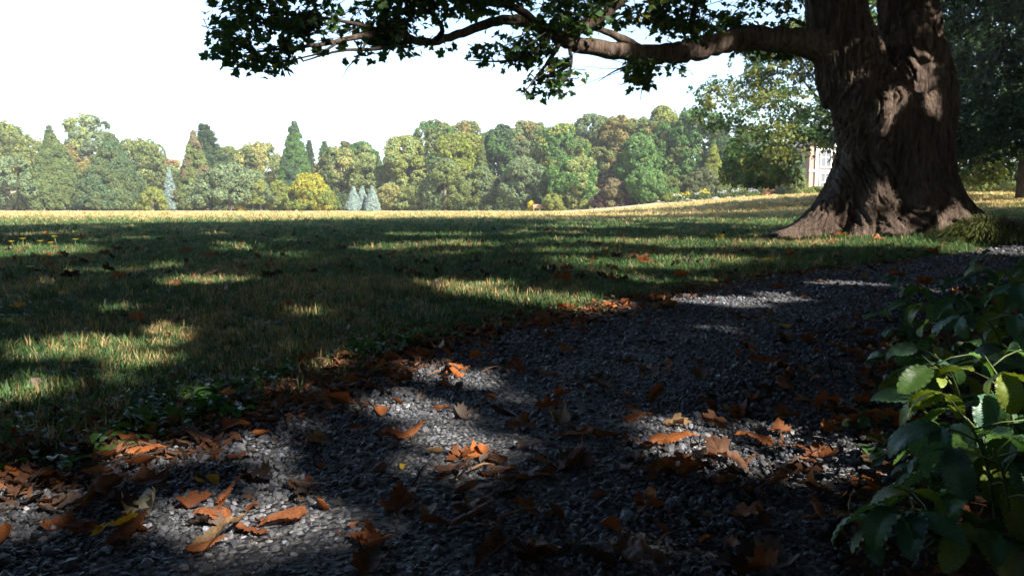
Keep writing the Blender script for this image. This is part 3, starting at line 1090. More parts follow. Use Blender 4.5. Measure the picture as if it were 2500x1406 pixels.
T('shrub', 'large round grey-olive bush above the garden bed', 'shrub', 1712, 412, 496, 98, 86, 'dome', (0.10, 0.115, 0.06), GF)
T('shrub', 'green-olive bush overlapping the right side of the large bush', 'shrub', 1765, 450, 494, 62, 82, 'dome', 'olive', GF, 'yellowgreen')
T('shrub', 'russet-tinged shrub at the right end of the garden bed', 'shrub', 1800, 455, 492, 58, 80, 'dome', 'russet', GF, 'olive')
T('shrub', 'dim olive shrub below the overhanging dark branches', 'shrub', 1865, 458, 487, 60, 84, 'dome', 'olive', GF, 'russet')
T('shrub', 'rounded green bush in front of the house corner', 'shrub', 1935, 425, 480, 75, 82, 'dome', 'olive', GF, 'green')
T('shrub', 'low golden-green hedge bush before the house front', 'shrub', 1990, 458, 478, 80, 76, 'dome', 'yellowgreen', GF)
T('shrub', 'bright lime bush before the house, touching the big trunk', 'shrub', 2030, 460, 477, 60, 74, 'dome', 'bright', GF)
T('tree', 'sunlit thin tree standing right before the house windows', 'tree', 2060, 390, 478, 60, 86, 'egg', 'olive', GF, 'yellowgreen', cover=0.3, skirt=0.2)
T('shrub', 'sunlit yellowish thicket glimpsed right of the big trunk', 'shrub', 2400, 425, 487, 130, 62, 'dome', 'yellowgreen', GF, 'straw')
T('shrub', 'sunlit olive thicket at the right margin beyond the dark tree', 'shrub', 2500, 420, 487, 140, 60, 'dome', 'olive', GF, 'straw')

# far-off wood closing the gaps between the trunks
n = 5200
fxx = rng.uniform(-170, 130, n)
fyy = 178 + rng.uniform(-6, 6, n) + 0.05 * fxx
fzz = terr(fxx, fyy) + rng.uniform(0, 1, n) ** 1.0 * (7.5 + 3.5 * noise3(fxx * 0.07, 0, 0))
wood = scatter('undergrowth', G_dec, 5, np.column_stack([fxx, fyy, fzz]), align_euler(np.column_stack([rng.normal(0, 0.4, n), -np.ones(n), rng.normal(0.5, 0.4, n)]), rng.uniform(0, 6, n)), rng.uniform(1.3, 2.1, n), vary((0.09, 0.115, 0.045), n, 0.3, 0.2))
tag(wood, 'shadowy undergrowth of the wood behind the tree line', None, None, 'stuff')
n = 2600
fxx = rng.uniform(-75, 26, n)
fyy = 137 - 0.32 * (fxx + 75) * 0.5 + rng.uniform(-3, 3, n)
fzz = terr(fxx, fyy) + rng.uniform(0, 1, n) ** 1.5 * 2.6
wood2 = scatter('undergrowth', G_dec, 5, np.column_stack([fxx, fyy, fzz]), align_euler(np.column_stack([rng.normal(0, 0.4, n), -np.ones(n), rng.normal(0.5, 0.4, n)]), rng.uniform(0, 6, n)), rng.uniform(0.7, 1.2, n), vary((0.07, 0.10, 0.035), n, 0.3, 0.2))
tag(wood2, 'low dark bushes filling the foot of the tree line', None, None, 'stuff')

# ---------------------------------------------------------------- house beyond the lawn
def house():
    D = 105.0
    x0 = (1968 - 1250) / F * D
    gz = float(terr(x0 + 5, D)) - 0.15
    root = thing('house', 'brick house with white trim and tall windows behind the big trunk', 'house', (x0, D, gz))
    W, H, DP = 15.0, 7.0, 9.0
    brick = simple_mat('house_brick', (0.34, 0.24, 0.19), 0.9, 0.2, 3)
    white = simple_mat('house_white', (0.75, 0.75, 0.73), 0.5, 0.05, 2)
    glass = simple_mat('house_glass', (0.10, 0.12, 0.14), 0.08, 0, 1, spec=0.6)
    slate = simple_mat('house_slate', (0.12, 0.12, 0.13), 0.8, 0.2, 3)
    link('wall', MB().box((W / 2, DP / 2, H / 2), (W, DP, H)).mesh('wall', brick, False), root)
    rf = MB()
    o = 0.5
    V = [(-o, -o, H + 0.45), (W + o, -o, H + 0.45), (W + o, DP + o, H + 0.45), (-o, DP + o, H + 0.45), (3, DP / 2, H + 3), (W - 3, DP / 2, H + 3)]
    rf.add(V, [(0, 1, 5, 4), (1, 2, 5), (2, 3, 4, 5), (3, 0, 4), (3, 2, 1, 0)])
    link('roof', rf.mesh('roof', slate, False), root)
    link('cornice', MB().box((W / 2, DP / 2, H + 0.22), (W + 0.7, DP + 0.7, 0.44)).mesh('cornice', white, False), root)
    link('string_course', MB().box((W / 2, -0.05, 3.45), (W + 0.1, 0.16, 0.3)).mesh('string_course', white, False), root)
    for k in range(6):
        link('pilaster', MB().box((0.95 + k * 2.5, -0.12, H / 2), (0.38, 0.26, H - 0.04)).mesh('pilaster', white, False), root)
    for k in range(5):
        for z, h in ((1.75, 2.5), (5.15, 2.3)):
            cx = 2.2 + k * 2.5
            fr = MB()
            for sx in (-1, 1):
                fr.box((cx + sx * 0.72, -0.08, z), (0.16, 0.2, h))
            fr.box((cx, -0.08, z + h / 2 + 0.08), (1.6, 0.22, 0.16))
            fr.box((cx, -0.10, z - h / 2 - 0.08), (1.7, 0.3, 0.14))
            fr.box((cx, -0.05, z), (0.07, 0.1, h - 0.02)).box((cx, -0.047, z + 0.1), (1.26, 0.09, 0.08))
            w = link('window', fr.mesh('window', white, False), root)
            link('pane', MB().box((cx, -0.015, z), (1.28, 0.05, h)).mesh('pane', glass, False), w)


house()

# ---------------------------------------------------------------- bench and garden bed stones
def bench(px, py, D, label):
    g = ground(px, py)
    g = np.array([(px - 1250) / F * D, D, float(terr((px - 1250) / F * D, D))])
    root = thing('park_bench', label, 'bench', g)
    wd = simple_mat('bench_wood', (0.42, 0.24, 0.14), 0.7, 0.2, 8)
    for k in range(4):
        link('seat_slat', MB().box((0, -0.18 + 0.12 * k, 0.45), (1.7, 0.1, 0.035)).mesh('seat_slat', wd, False), root)
    for k in range(4):
        link('back_slat', MB().box((0, 0.27 + 0.02 * k, 0.56 + 0.11 * k), (1.7, 0.03, 0.09)).mesh('back_slat', wd, False), root)
    for sx in (-0.75, 0.75):
        link('leg', MB().box((sx, -0.15, 0.215), (0.07, 0.07, 0.43)).mesh('leg', wd, False), root)
        link('leg', MB().box((sx, 0.31, 0.46), (0.07, 0.05, 0.92)).mesh('leg', wd, False), root)
        link('armrest', MB().box((sx, 0.03, 0.66), (0.07, 0.48, 0.04)).mesh('armrest', wd, False), root)


bench(1316, 510, 104, 'small orange-brown wooden bench under the silvery-green tree')

M_rock = simple_mat('garden_rock', (0.16, 0.148, 0.135), 0.85, 0.25, 2.5, 0.5, 6)


def rock(px, D, size, label):
    size *= 0.75
    x = (px - 1250) / F * D
    V = []
    r = np.random.default_rng(int(px))
    nu, nv = 9, 6
    for i in range(nv + 1):
        for j in range(nu):
            th, ph = PI * i / nv, 2 * PI * j / nu
            k = 1 + 0.22 * (r.random() - 0.5) * (0 < i < nv)
            V.append((size * k * math.sin(th) * math.cos(ph), size * 0.7 * k * math.sin(th) * math.sin(ph), size * 0.55 * k * math.cos(th)))
    Fc = [(i * nu + j, i * nu + (j + 1) % nu, (i + 1) * nu + (j + 1) % nu, (i + 1) * nu + j) for i in range(nv) for j in range(nu)]
    o = link('garden_rock', make_mesh('garden_rock', V, Fc, M_rock, False), None, (x, D, float(terr(x, D)) + size * 0.12))
    tag(o, label, 'rock', 'pale rocks of the garden bed')


for px, D, s, lb in [(1690, 78, 0.42, 'pale flat rock at the middle of the garden bed'), (1742, 76, 0.62, 'largest pale boulder lying in front of the garden bed'),
                     (1660, 80, 0.32, 'small pale rock at the near end of the garden bed'), (1775, 77, 0.4, 'pale rock right of the largest boulder in the bed'),
                     (1715, 79, 0.35, 'pale rock just left of the largest boulder in the bed'), (1808, 78, 0.45, 'pale rock below the russet-tinged shrub'),
                     (1885, 76, 0.5, 'pale rock in the bed below the overhanging branches')]:
    rock(px, D, s, lb)


def flower_clump(px, D, h, col, label):
    x = (px - 1250) / F * D
    gz = float(terr(x, D))
    root = thing('flowering_plant', label, 'plant', (x, D, gz), 'flowering plants in the garden bed')
    n = 34
    P = np.column_stack([rng.normal(0, 0.3, n), rng.normal(0, 0.2, n), rng.uniform(0.1, h * 0.8, n)])
    f = scatter('foliage', G_dec, 5, P, align_euler(rand_dirs(n) + np.array([0, 0, 1]), rng.uniform(0, 6, n)), rng.uniform(0.25, 0.4, n), vary((0.10, 0.15, 0.06), n), root)
    f['kind'] = 'stuff'
    n = 14
    P = np.column_stack([rng.normal(0, 0.3, n), rng.normal(-0.1, 0.2, n), rng.uniform(h * 0.7, h, n)])
    f = scatter('blossom', G_dec, 5, P, align_euler(rand_dirs(n) + np.array([0, -1, 1]), rng.uniform(0, 6, n)), rng.uniform(0.15, 0.26, n), vary(col, n, 0.15, 0.02), root)
    f['kind'] = 'stuff'


for px, D, h, c, lb in [(1650, 82, 0.9, (0.55, 0.5, 0.55), 'pale lilac flowering plant at the near end of the bed'), (1672, 80, 1.0, (0.6, 0.45, 0.03), 'yellow flowering plant, first of two in the garden bed'),
                        (1705, 79, 0.9, (0.5, 0.5, 0.55), 'whitish flowering plant below the large grey-olive bush'), (1717, 78, 1.1, (0.6, 0.45, 0.03), 'yellow flowering plant just below the large round bush'),
                        (1760, 78, 0.8, (0.4, 0.42, 0.6), 'bluish flowering plant beside the largest boulder'), (1790, 78, 0.9, (0.5, 0.5, 0.52), 'grey-white flowering plant near the russet-tinged shrub'),
                        (1835, 78, 0.8, (0.4, 0.4, 0.5), 'dim grey flowering plant right of the russet-tinged shrub')]:
    flower_clump(px, D, h, c, lb)

# ---------------------------------------------------------------- light: where sun flecks land (the gaps in the canopy)
FLECKS = []          # (point, radius)
TRUNK_FLECKS = []    # the ones that land on the big trunk


def fleck(px, py, r, z=None):
    FLECKS.append((ground(px, py), r * (0.72 if py > 1200 else 0.92 if py > 1040 else 0.85 if py > 880 else (1.15 if px < 1600 and py < 790 else 0.85))))


for px, py, r in [(1290, 748, .26), (1210, 735, .2), (1370, 745, .2), (985, 1000, .075), (920, 1005, .05), (1045, 1030, .05), (1090, 1090, .06), (1110, 1125, .06), (1060, 1150, .05), (705, 1225, .07), (680, 1275, .075), (740, 1290, .06),
                  (640, 1330, .05), (350, 1120, .05), (560, 1110, .035), (620, 1080, .03), (30, 1245, .08), (80, 1230, .06), (1085, 912, .06), (1030, 930, .05), (1120, 925, .04),
                  (1640, 742, .10), (1700, 735, .13), (1780, 750, .12), (1850, 742, .10), (2010, 698, .10), (2080, 700, .12), (1930, 740, .08), (2280, 718, .09), (2350, 722, .09),
                  (1680, 1125, .055), (1720, 1150, .055), (1640, 1110, .04), (1990, 1085, .04), (2040, 1105, .045), (2090, 1120, .03), (2040, 960, .045), (2085, 985, .04), (1820, 880, .035), (1960, 925, .04),
                  (1390, 800, .06), (1440, 800, .06), (2300, 880, .05), (2330, 900, .05), (2430, 930, .05), (2250, 1030, .04),
                  # lawn close by
                  (1290, 745, .16), (1370, 740, .14), (1240, 770, .12), (1150, 720, .14), (1100, 700, .14), (1340, 765, .12), (1440, 755, .10), (1200, 700, .10),
                  (180, 850, .11), (260, 845, .12), (120, 870, .10), (330, 885, .09), (60, 960, .07), (20, 975, .07), (300, 870, .08), (400, 810, .08),
                  (470, 690, .12), (540, 688, .12), (420, 700, .08), (600, 685, .07), (230, 665, .10), (480, 650, .12), (760, 770, .06),
                  (1530, 680, .12), (1620, 660, .14), (1580, 690, .10), (1700, 655, .1)]:
    fleck(px, py, r)
for x0, x1, py, r in [(1480, 1990, 590, .34), (1540, 1900, 600, .22), (1200, 1440, 573, .30), (960, 1130, 578, .25), (900, 1000, 607, .20), (1400, 1980, 547, .55), (1500, 1980, 540, .5),
                      (1080, 1300, 568, .3), (1960, 2280, 590, .16), (0, 190, 610, .36), (0, 110, 622, .25), (1090, 1150, 603, .18), (1250, 1420, 590, .15),
                      (2390, 2500, 618, .22), (2440, 2500, 508, .5), (1250, 1600, 556, .3)]:
    m = max(2, int((x1 - x0) / 45))
    for k in range(m):
        g = ground(x0 + (x1 - x0) * (k + rng.random()) / m, py + rng.uniform(-4, 4))
        FLECKS.append((g, r * rng.uniform(0.9, 1.7)))
for px, py, Y, r in [(2295, 180, 9.75, .05), (2285, 215, 9.7, .07), (2300, 150, 9.8, .04), (2275, 250, 9.65, .05), (2200, 290, 9.5, .05), (2165, 330, 9.5, .05), (2150, 210, 9.5, .05), (2130, 190, 9.6, .04),
                     (2180, 310, 9.5, .05), (2110, 430, 9.45, .05), (2085, 420, 9.5, .05), (2140, 440, 9.4, .06), (2150, 400, 9.4, .05), (1990, 540, 9.7, .12), (1950, 560, 9.75, .12), (2030, 505, 9.7, .09), (2060, 480, 9.6, .07), (1915, 572, 9.8, .1),
                     (2150, 470, 9.4, .07), (2140, 520, 9.2, .07), (2110, 540, 9.2, .06), (2200, 470, 9.4, .05), (2170, 500, 9.3, .06), (2350, 520, 9.4, .05), (2230, 500, 9.3, .05), (2210, 60, 9.7, .04), (2240, 40, 9.7, .03),
                     (1760, 110, 9.5, .05), (1700, 120, 9.3, .05), (1400, 100, 8.4, .04)]:
    FLECKS.append((at(px, py, Y), r * 1.8))
    TRUNK_FLECKS.append((at(px, py, Y), r * 1.35))
tr_ = np.random.default_rng(77)
for x0, x1, y0, y1, Y0, m in [(2262, 2312, 110, 310, 9.72, 11), (2120, 2225, 190, 370, 9.55, 10), (2040, 2260, 390, 560, 9.4, 20), (1930, 2050, 490, 575, 9.7, 7), (2280, 2400, 440, 560, 9.5, 5), (2010, 2100, 20, 200, 9.7, 3)]:
    for _ in range(m):
        a_, b_ = tr_.uniform(x0, x1), tr_.uniform(y0, y1)
        r_ = tr_.uniform(0.035, 0.075)
        for q_ in (-1, 0, 1):          # streaks slanting down to the left
            g_ = at(a_ - 9 * q_, b_ + 13 * q_, Y0)
            FLECKS.append((g_, r_ * 1.4))
            TRUNK_FLECKS.append((g_, r_))
for _ in range(75):       # many small stray flecks
    px, py = rng.uniform(-50, 2300), 640 + 770 * rng.random() ** 1.2
    if noise3(px / 260.0, py / 130.0, 6.0) > 0.48:
        FLECKS.append((ground(px, py), rng.uniform(0.012, 0.035) * (1 if py > 850 else 2.0)))
for _ in range(60):
    px, py = rng.uniform(-50, 2000), rng.uniform(548, 650)
    FLECKS.append((ground(px, py), rng.uniform(0.05, 0.22)))
FP = np.array([f[0] for f in FLECKS])
FR = np.array([f[1] for f in FLECKS])


def shaded_keep(pos, leaf_r):
    """False for leaves that would close one of the gaps"""
    keep = np.ones(len(pos), bool)
    for p, r in zip(FP, FR):
        q = pos - p
        s = q @ L
        d2 = (q * q).sum(1) - s * s
        keep &= ~((d2 < (r + leaf_r) ** 2) & (s > 0.25))
    return keep


def land(pos):
    """where the shadow of each point falls on the ground"""
    g = np.zeros(len(pos))
    for _ in range(4):
        t = (pos[:, 2] - g) / L[2]
        x, y = pos[:, 0] - L[0] * t, pos[:, 1] - L[1] * t
        g = terr(x, y)
    return x, y


EDGE_PX = [(-700, 566), (0, 556), (400, 549), (900, 541), (1200, 531), (1400, 522), (1600, 512), (1800, 504), (2000, 499), (2350, 499), (2500, 500)]
edge = [ground(*p)[:2] for p in EDGE_PX]
SHADE = np.array([(-60, 60), (-45, 60), (-14.5, 20.0)] + [tuple(e) for e in edge[1:]] + [(90, 60), (90, -60), (-60, -60)])


def sees(pos, margin=30):
    px, py, dep = project(pos)
    return (dep > 0.3) & (px > -margin) & (px < 2500 + margin) & (py > -margin) & (py < 1406 + margin)


# ---------------------------------------------------------------- the big maple
base_z = float(terr(*TRUNK))
BASE = np.array([TRUNK[0], TRUNK[1], base_z])
maple = thing('maple_tree', 'huge old maple with twin stems and flared roots beside the path', 'tree', BASE)
body = MB()


def chain(px_list, k=5, n=14):
    """tube through (px, py, depth, radius) points"""
    pts = [at(a, b, c) for a, b, c, _ in px_list]
    P, R_ = smooth_path(pts, [d for *_, d in px_list], k)
    body.tube(P, R_, n)


Yt = 10.25
chain([(2185, 620, Yt, .9), (2185, 540, Yt, .82), (2188, 470, Yt, .68), (2190, 400, Yt, .63), (2185, 320, Yt, .62), (2168, 250, Yt, .58)], 5, 20)
# right stem and left stem
chain([(2225, 420, Yt, .50), (2236, 300, Yt, .44), (2237, 180, Yt, .415), (2226, 80, Yt, .37), (2216, 0, Yt + .05, .35), (2210, -120, Yt + .1, .34), (2190, -320, Yt + .2, .34)])
chain([(2160, 400, Yt, .50), (2125, 280, Yt - .05, .46), (2085, 180, Yt - .1, .43), (2052, 90, Yt - .1, .375), (2038, 0, Yt - .1, .355), (2025, -120, Yt - .2, .34), (2005, -320, Yt - .3, .33)])
chain([(2300, 330, Yt, .16), (2300, 240, Yt - .02, .22), (2288, 150, Yt - .02, .2), (2268, 60, Yt, .14)])
# burl in the fork and other swellings
chain([(2140, 330, Yt - .42, .13), (2150, 262, Yt - .42, .2), (2160, 210, Yt - .3, .2), (2150, 170, Yt - .15, .12)])
chain([(2210, 300, Yt - .35, .2), (2195, 240, Yt - .42, .2), (2180, 215, Yt - .3, .14)])
chain([(2035, 260, Yt - .1, .12), (2020, 205, Yt - .1, .17), (2010, 150, Yt - .1, .14)])
# limb collar
chain([(2060, 150, Yt - .1, .30), (2010, 115, Yt - .15, .25), (1960, 103, Yt - .2, .185), (1900, 98, Yt - .3, .165)])
# root flares: (direction angle, reach, start height, radius)
for ang, reach, hz, r0 in [(196, 1.98, .85, .35), (222, 1.15, .8, .32), (250, .95, .8, .32), (283, 1.0, .75, .32), (318, 1.45, .95, .36), (341, 2.0, 1.1, .38), (4, 2.25, 1.1, .38), (48, 1.7, 1.0, .36), (95, 1.4, .9, .36), (142, 1.6, 1.0, .36)]:
    a = math.radians(ang)
    d = np.array([math.cos(a), math.sin(a)])
    pts, rad = [], []
    for t in (-1.0, -0.6, -0.3, 0, 0.17, 0.33, 0.5, 0.67, 0.83, 1):
        if t <= 0:
            rr = 0.40 + 0.20 * t
            z = hz * (1 - 1.1 * t)
            rd = r0 * (0.80 + 0.45 * t)
        else:
            rr = 0.40 + (reach - 0.40) * t ** 1.25
            z = hz * (1 - t) ** 2.7 + 0.02
            rd = r0 * (0.80 + 0.12 * min(1, t * 4)) * (1 - 0.66 * t)
        p = np.array([TRUNK[0], TRUNK[1] - .05]) + d * rr
        pts.append((p[0], p[1], float(terr(p[0], p[1])) + z - rd * 0.35 - 0.06 * max(t, 0)))
        rad.append(rd)
    P, R_ = smooth_path(pts, rad, 4)
    body.tube(P, R_, 12)
tm = body.mesh('trunk', None)
tmp = bpy.data.objects.new('tmp', tm)
COL.objects.link(tmp)
md = tmp.modifiers.new('r', 'REMESH')
md.mode = 'VOXEL'
md.voxel_size = 0.018
sm = tmp.modifiers.new('s', 'SMOOTH')
sm.iterations = 6
sm.factor = 0.6
dg = bpy.context.evaluated_depsgraph_get()
ev = tmp.evaluated_get(dg)
tme = bpy.data.meshes.new_from_object(ev)
bpy.data.objects.remove(tmp)
nv = len(tme.vertices)
co = np.empty(nv * 3, np.float32)
tme.vertices.foreach_get('co', co)
co = co.reshape(-1, 3).astype(float)
no = np.empty(nv * 3, np.float32)
tme.vertices.foreach_get('normal', no)
no = no.reshape(-1, 3)
th = np.arctan2(co[:, 1] - TRUNK[1], co[:, 0] - TRUNK[0])
zz = co[:, 2]
wx = noise3(co[:, 0] * 2.2, co[:, 1] * 2.2, zz * 1.4)
warp = 1.1 * (noise3(th * 2.5, zz * 1.5, 3.0) - 0.5) + 1.5 * (wx - 0.5)
rad_ = np.hypot(co[:, 0] - TRUNK[0], co[:, 1] - TRUNK[1])
arc = th * np.clip(rad_, 0.3, 0.9)
ridge = np.abs(noise3(arc * 20 + warp * 3, zz * 2.6 + warp, 5) - 0.5) * 2
ridge2 = np.abs(noise3(arc * 46 + warp * 4, zz * 7.0, 8) - 0.5) * 2
lump = noise3(co[:, 0] * 2.4, co[:, 1] * 2.4, zz * 1.6) - 0.5
flute = np.cos(th * 9 + 2.2 * (noise3(th * 1.2, zz * 0.8, 1) - .5) * 4)
lowz = ss(2.0, 0.6, zz - base_z) if False else (1 - ss(0.4, 2.0, zz - base_z))
disp = -0.040 * (1 - ss(0.0, 0.30, ridge)) - 0.022 * (1 - ss(0, 0.40, ridge2)) + 0.09 * lump + 0.035 * flute * (0.5 + lowz)
limbpart = co[:, 0] < at(1985, 100, 10)[0]
disp[limbpart & (zz > 1.6)] *= 0.35
disp *= np.clip((zz - base_z + 0.3) * 2, 0.2, 1)
co += no * disp[:, None]
tme.vertices.foreach_set('co', (co - BASE).astype(np.float32).ravel())
tme.update()
tme.polygons.foreach_set('use_smooth', np.ones(len(tme.polygons), bool))
tme.materials.clear()
tme.materials.append(M_bark)
link('trunk', tme, maple)
print('trunk verts', nv)


def limb(name, px_list, k=7, n=12):
    pts = [at(a, b, c) - BASE for a, b, c, _ in px_list]
    P, R_ = smooth_path(pts, [d for *_, d in px_list], k)
    jit = (rng.random(P.shape) - 0.5) * R_[:, None] * 0.35
    P[1:-1] += jit[1:-1]
    mb = MB().tube(P, R_, n)
    return link(name, mb.mesh(name, M_bark if px_list[0][3] > 0.05 else M_twig), maple)


limb('limb', [(1990, 108, 10.1, .185), (1900, 97, 9.95, .155), (1790, 98, 9.75, .14), (1700, 122, 9.5, .125), (1610, 133, 9.25, .115), (1500, 124, 8.95, .10), (1420, 112, 8.7, .088), (1365, 92, 8.5, .08), (1310, 62, 8.35, .065), (1250, 50, 8.2, .054), (1190, 58, 8.05, .048),
              (1120, 85, 7.9, .043), (1060, 102, 7.8, .038), (1015, 100, 7.7, .04), (960, 82, 7.6, .034), (880, 90, 7.45, .028), (790, 108, 7.3, .02), (690, 120, 7.15, .014), (600, 130, 7.0, .008)], 6)
BR = [
    [(1380, 95, 8.5, .07), (1440, 60, 8.6, .055), (1500, 20, 8.7, .05), (1570, -50, 8.8, .04)],
    [(1560, 120, 9.1, .06), (1510, 92, 8.9, .045), (1455, 70, 8.8, .03), (1380, 60, 8.7, .018)],
    [(1310, 60, 8.3, .05), (1260, 20, 8.2, .04), (1190, 8, 8.1, .032), (1080, -10, 7.9, .02)],
    [(1060, 102, 7.8, .03), (1080, 75, 7.7, .025), (1060, 40, 7.6, .02), (1000, 0, 7.5, .012)],
    [(1000, 100, 7.7, .025), (920, 120, 7.4, .018), (830, 125, 7.2, .012), (740, 150, 7.1, .006)],
    [(960, 82, 7.6, .025), (870, 60, 7.4, .018), (760, 40, 7.3, .013), (640, 30, 7.2, .006)],
    [(830, 100, 7.4, .016), (780, 130, 7.2, .01), (700, 150, 7.1, .006)],
    [(1340, 85, 8.4, .04), (1300, 130, 8.2, .022), (1230, 150, 8.0, .012), (1140, 148, 7.9, .004)],
    [(1370, 100, 8.5, .035), (1340, 150, 8.3, .02), (1300, 200, 8.2, .01), (1275, 235, 8.1, .004)],
    [(1390, 108, 8.6, .03), (1395, 160, 8.5, .012), (1370, 210, 8.4, .006), (1345, 250, 8.4, .003)],
    [(1600, 135, 9.2, .04), (1590, 175, 9.1, .02), (1570, 210, 9.1, .008), (1563, 245, 9.1, .003)],
    [(1560, 150, 9.1, .02), (1500, 175, 9.0, .009), (1460, 200, 9.0, .003)],
    [(1700, 110, 9.4, .05), (1690, 60, 9.3, .04), (1700, 0, 9.2, .035), (1690, -60, 9.1, .03)],
    [(900, 88, 7.5, .018), (880, 130, 7.3, .009), (850, 165, 7.3, .004), (836, 190, 7.3, .002)],
]
for b in BR:
    limb('branch', b, 5, 7)
# stems and limbs that carry the crown above the frame
up = MB()
tops = []
for sx, sy, sz in [(at(2190, -300, Yt + .2)), (at(2005, -300, Yt - .3))]:
    b = np.array([sx, sy, sz])
    for k in range(6):
        a = k * PI / 3 + rng.uniform(-.3, .3)
        e = np.array([b[0] + math.cos(a) * rng.uniform(3, 6), b[1] + math.sin(a) * rng.uniform(3, 6), rng.uniform(8, 15)])
        m = (b + e) / 2 + np.array([0, 0, 1.2])
        P, R_ = smooth_path([b, m, e], [.22, .14, .04], 5)
        P2 = P - BASE
        link('upper_limb', MB().tube(P2, R_, 8).mesh('upper_limb', M_bark), maple)

# leaves hanging into the picture: regions in the plane of the limb, each with its own depth
def poly_sample(poly, n):
    P = np.array(poly, float)
    lo, hi = P.min(0), P.max(0)
    out = np.empty((0, 2))
    while len(out) < n:
        q = rng.uniform(lo, hi, (n * 2, 2))
        out = np.vstack([out, q[in_poly(q[:, 0], q[:, 1], P)]])
    return out[:n]


REG = [  # polygon, depth at left, depth at right, bunches
    ([(560, -60), (535, 60), (530, 110), (530, 165), (590, 165), (660, 140), (760, 150), (830, 130), (900, 120), (960, 105), (1000, 80), (1060, 20), (1100, -60)], 7.0, 7.9, 230),
    ([(620, -60), (640, 60), (720, 110), (900, 95), (1000, 60), (1100, -60)], 7.0, 8.0, 100),
    ([(1000, -60), (1050, 90), (1110, 60), (1240, 20), (1330, -60)], 7.7, 8.4, 62),
    ([(1230, -60), (1260, 40), (1370, 85), (1420, 100), (1480, 30), (1520, -60)], 8.0, 8.9, 85),
    ([(1400, -60), (1440, 30), (1530, 70), (1620, 105), (1760, 90), (1940, 70), (1980, -60)], 8.6, 10.2, 210),
    ([(1560, -60), (1600, 90), (1960, 80), (1975, -60)], 9.2, 11.2, 150),
    ([(1140, 145), (1220, 95), (1330, 95), (1390, 120), (1390, 165), (1290, 170), (1210, 165)], 7.9, 8.6, 48),
    ([(1270, 165), (1390, 120), (1400, 190), (1385, 245), (1340, 240), (1290, 240)], 8.1, 8.6, 46),
    ([(1525, 140), (1650, 140), (1670, 185), (1630, 215), (1570, 220), (1530, 190)], 8.9, 9.4, 52),
    ([(820, 130), (920, 130), (915, 185), (840, 190)], 7.2, 7.5, 24),
    ([(580, 160), (700, 155), (690, 185), (610, 175)], 7.0, 7.2, 14),
    ([(1780, 115), (1950, 115), (1940, 150), (1800, 148)], 9.9, 10.6, 40),
    ([(900, 110), (1100, 100), (1080, 130), (960, 140)], 7.5, 7.8, 16),
]
bunch, bn = [], []
for poly, d0, d1, nb in REG:
    q = poly_sample(poly, nb)
    xs_ = np.array(poly)[:, 0]
    f = (q[:, 0] - xs_.min()) / (xs_.max() - xs_.min())
    Yd = d0 + (d1 - d0) * f + rng.normal(0, 0.35, nb)
    for (a, b), y in zip(q, Yd):
        if b > 60:
            b = b - 16
        if noise3(a / 60.0, b / 32.0, 2.0) < 0.41:
            continue
        bunch.append(at(a, b, y))
bunch = np.array(bunch)
LP, LN, LS = [], [], []
for c in bunch:
    k = rng.integers(5, 10)
    ax = rng.uniform(0, 6.28)
    for j in range(k):
        a = ax + j * 2 * PI / k + rng.normal(0, 0.4)
        off = np.array([math.cos(a), math.sin(a), 0]) * rng.uniform(0.05, 0.19) + np.array([0, 0, rng.normal(-0.03, 0.05)])
        LP.append(c + off)
        nrm = np.array([math.cos(a) * 0.7, math.sin(a) * 0.7, 0.8]) + rng.normal(0, 0.35, 3)
        LN.append(nrm)
        LS.append(rng.uniform(0.055, 0.105))
LP, LN, LS = np.array(LP), np.array(LN), np.array(LS)
k = shaded_keep(LP, 0.05)
LP, LN, LS = LP[k], LN[k], LS[k]
LC = vary((0.042, 0.082, 0.026), len(LP), 0.35, 0.25)
kk = rng.random(len(LP)) < 0.05
LC[kk] = vary((0.16, 0.15, 0.03), int(kk.sum()), 0.3, 0.1)
# the ones hanging lowest and clear against the sky are built one by one
px, py, dep = project(LP)
low = py + rng.normal(0, 12, len(py)) - np.where(px > 1700, 120, 0)
order = np.argsort(-low)
single = order[:300]
rest = order[300:]
leaf_meshes = [maple_leaf_mesh('leaf', M_leaf_obj, f, d) for f, d in ((0.18, 0.25), (0.35, 0.4), (0.05, 0.55), (0.28, 0.1))]
er = align_euler(LN, rng.uniform(0, 6.28, len(LN)))
for i in single:
    o = link('leaf', leaf_meshes[int(rng.integers(0, 4))], maple, LP[i] - BASE)
    o.rotation_euler = er[i].tolist()
    o.scale = [float(LS[i])] * 3
    o.color = (*[float(c) for c in LC[i]], 1)
cr = scatter('foliage', G_leaf, 4, LP[rest], er[rest], LS[rest], LC[rest], maple, BASE)
cr['kind'] = 'stuff'
# short twigs holding the bunches
tw = MB()
for c in bunch[::2]:
    d = rng.normal(size=3) * np.array([1, 1, 0.35])
    d[0] += 0.8
    d /= np.linalg.norm(d)
    e = c + d * rng.uniform(0.12, 0.3) + np.array([0, 0, 0.05])
    tw.tube([c - BASE, (c + e) / 2 - BASE + rng.normal(0, 0.02, 3), e - BASE], [0.002, 0.0035, 0.005], 4, False)
tw = link('twig', tw.mesh('twig', M_twig), maple)
tw['kind'] = 'stuff'
# a bare spray of dead twigs under the limb
for k in range(5):
    p = at(1555, 165, 9.1)
    pts = [p]
    d = np.array([-0.35, rng.uniform(-.1, .1), rng.uniform(-0.12, 0.1)])
    for j in range(4):
        d = d * 0.85 + rng.normal(0, 0.13, 3)
        pts.append(pts[-1] + d * 0.55)
    P, R_ = smooth_path(np.array(pts) - BASE, [.004, .0035, .003, .002, .001], 4)
    link('dead_twig', MB().tube(P, R_, 5).mesh('dead_twig', M_twig), maple)

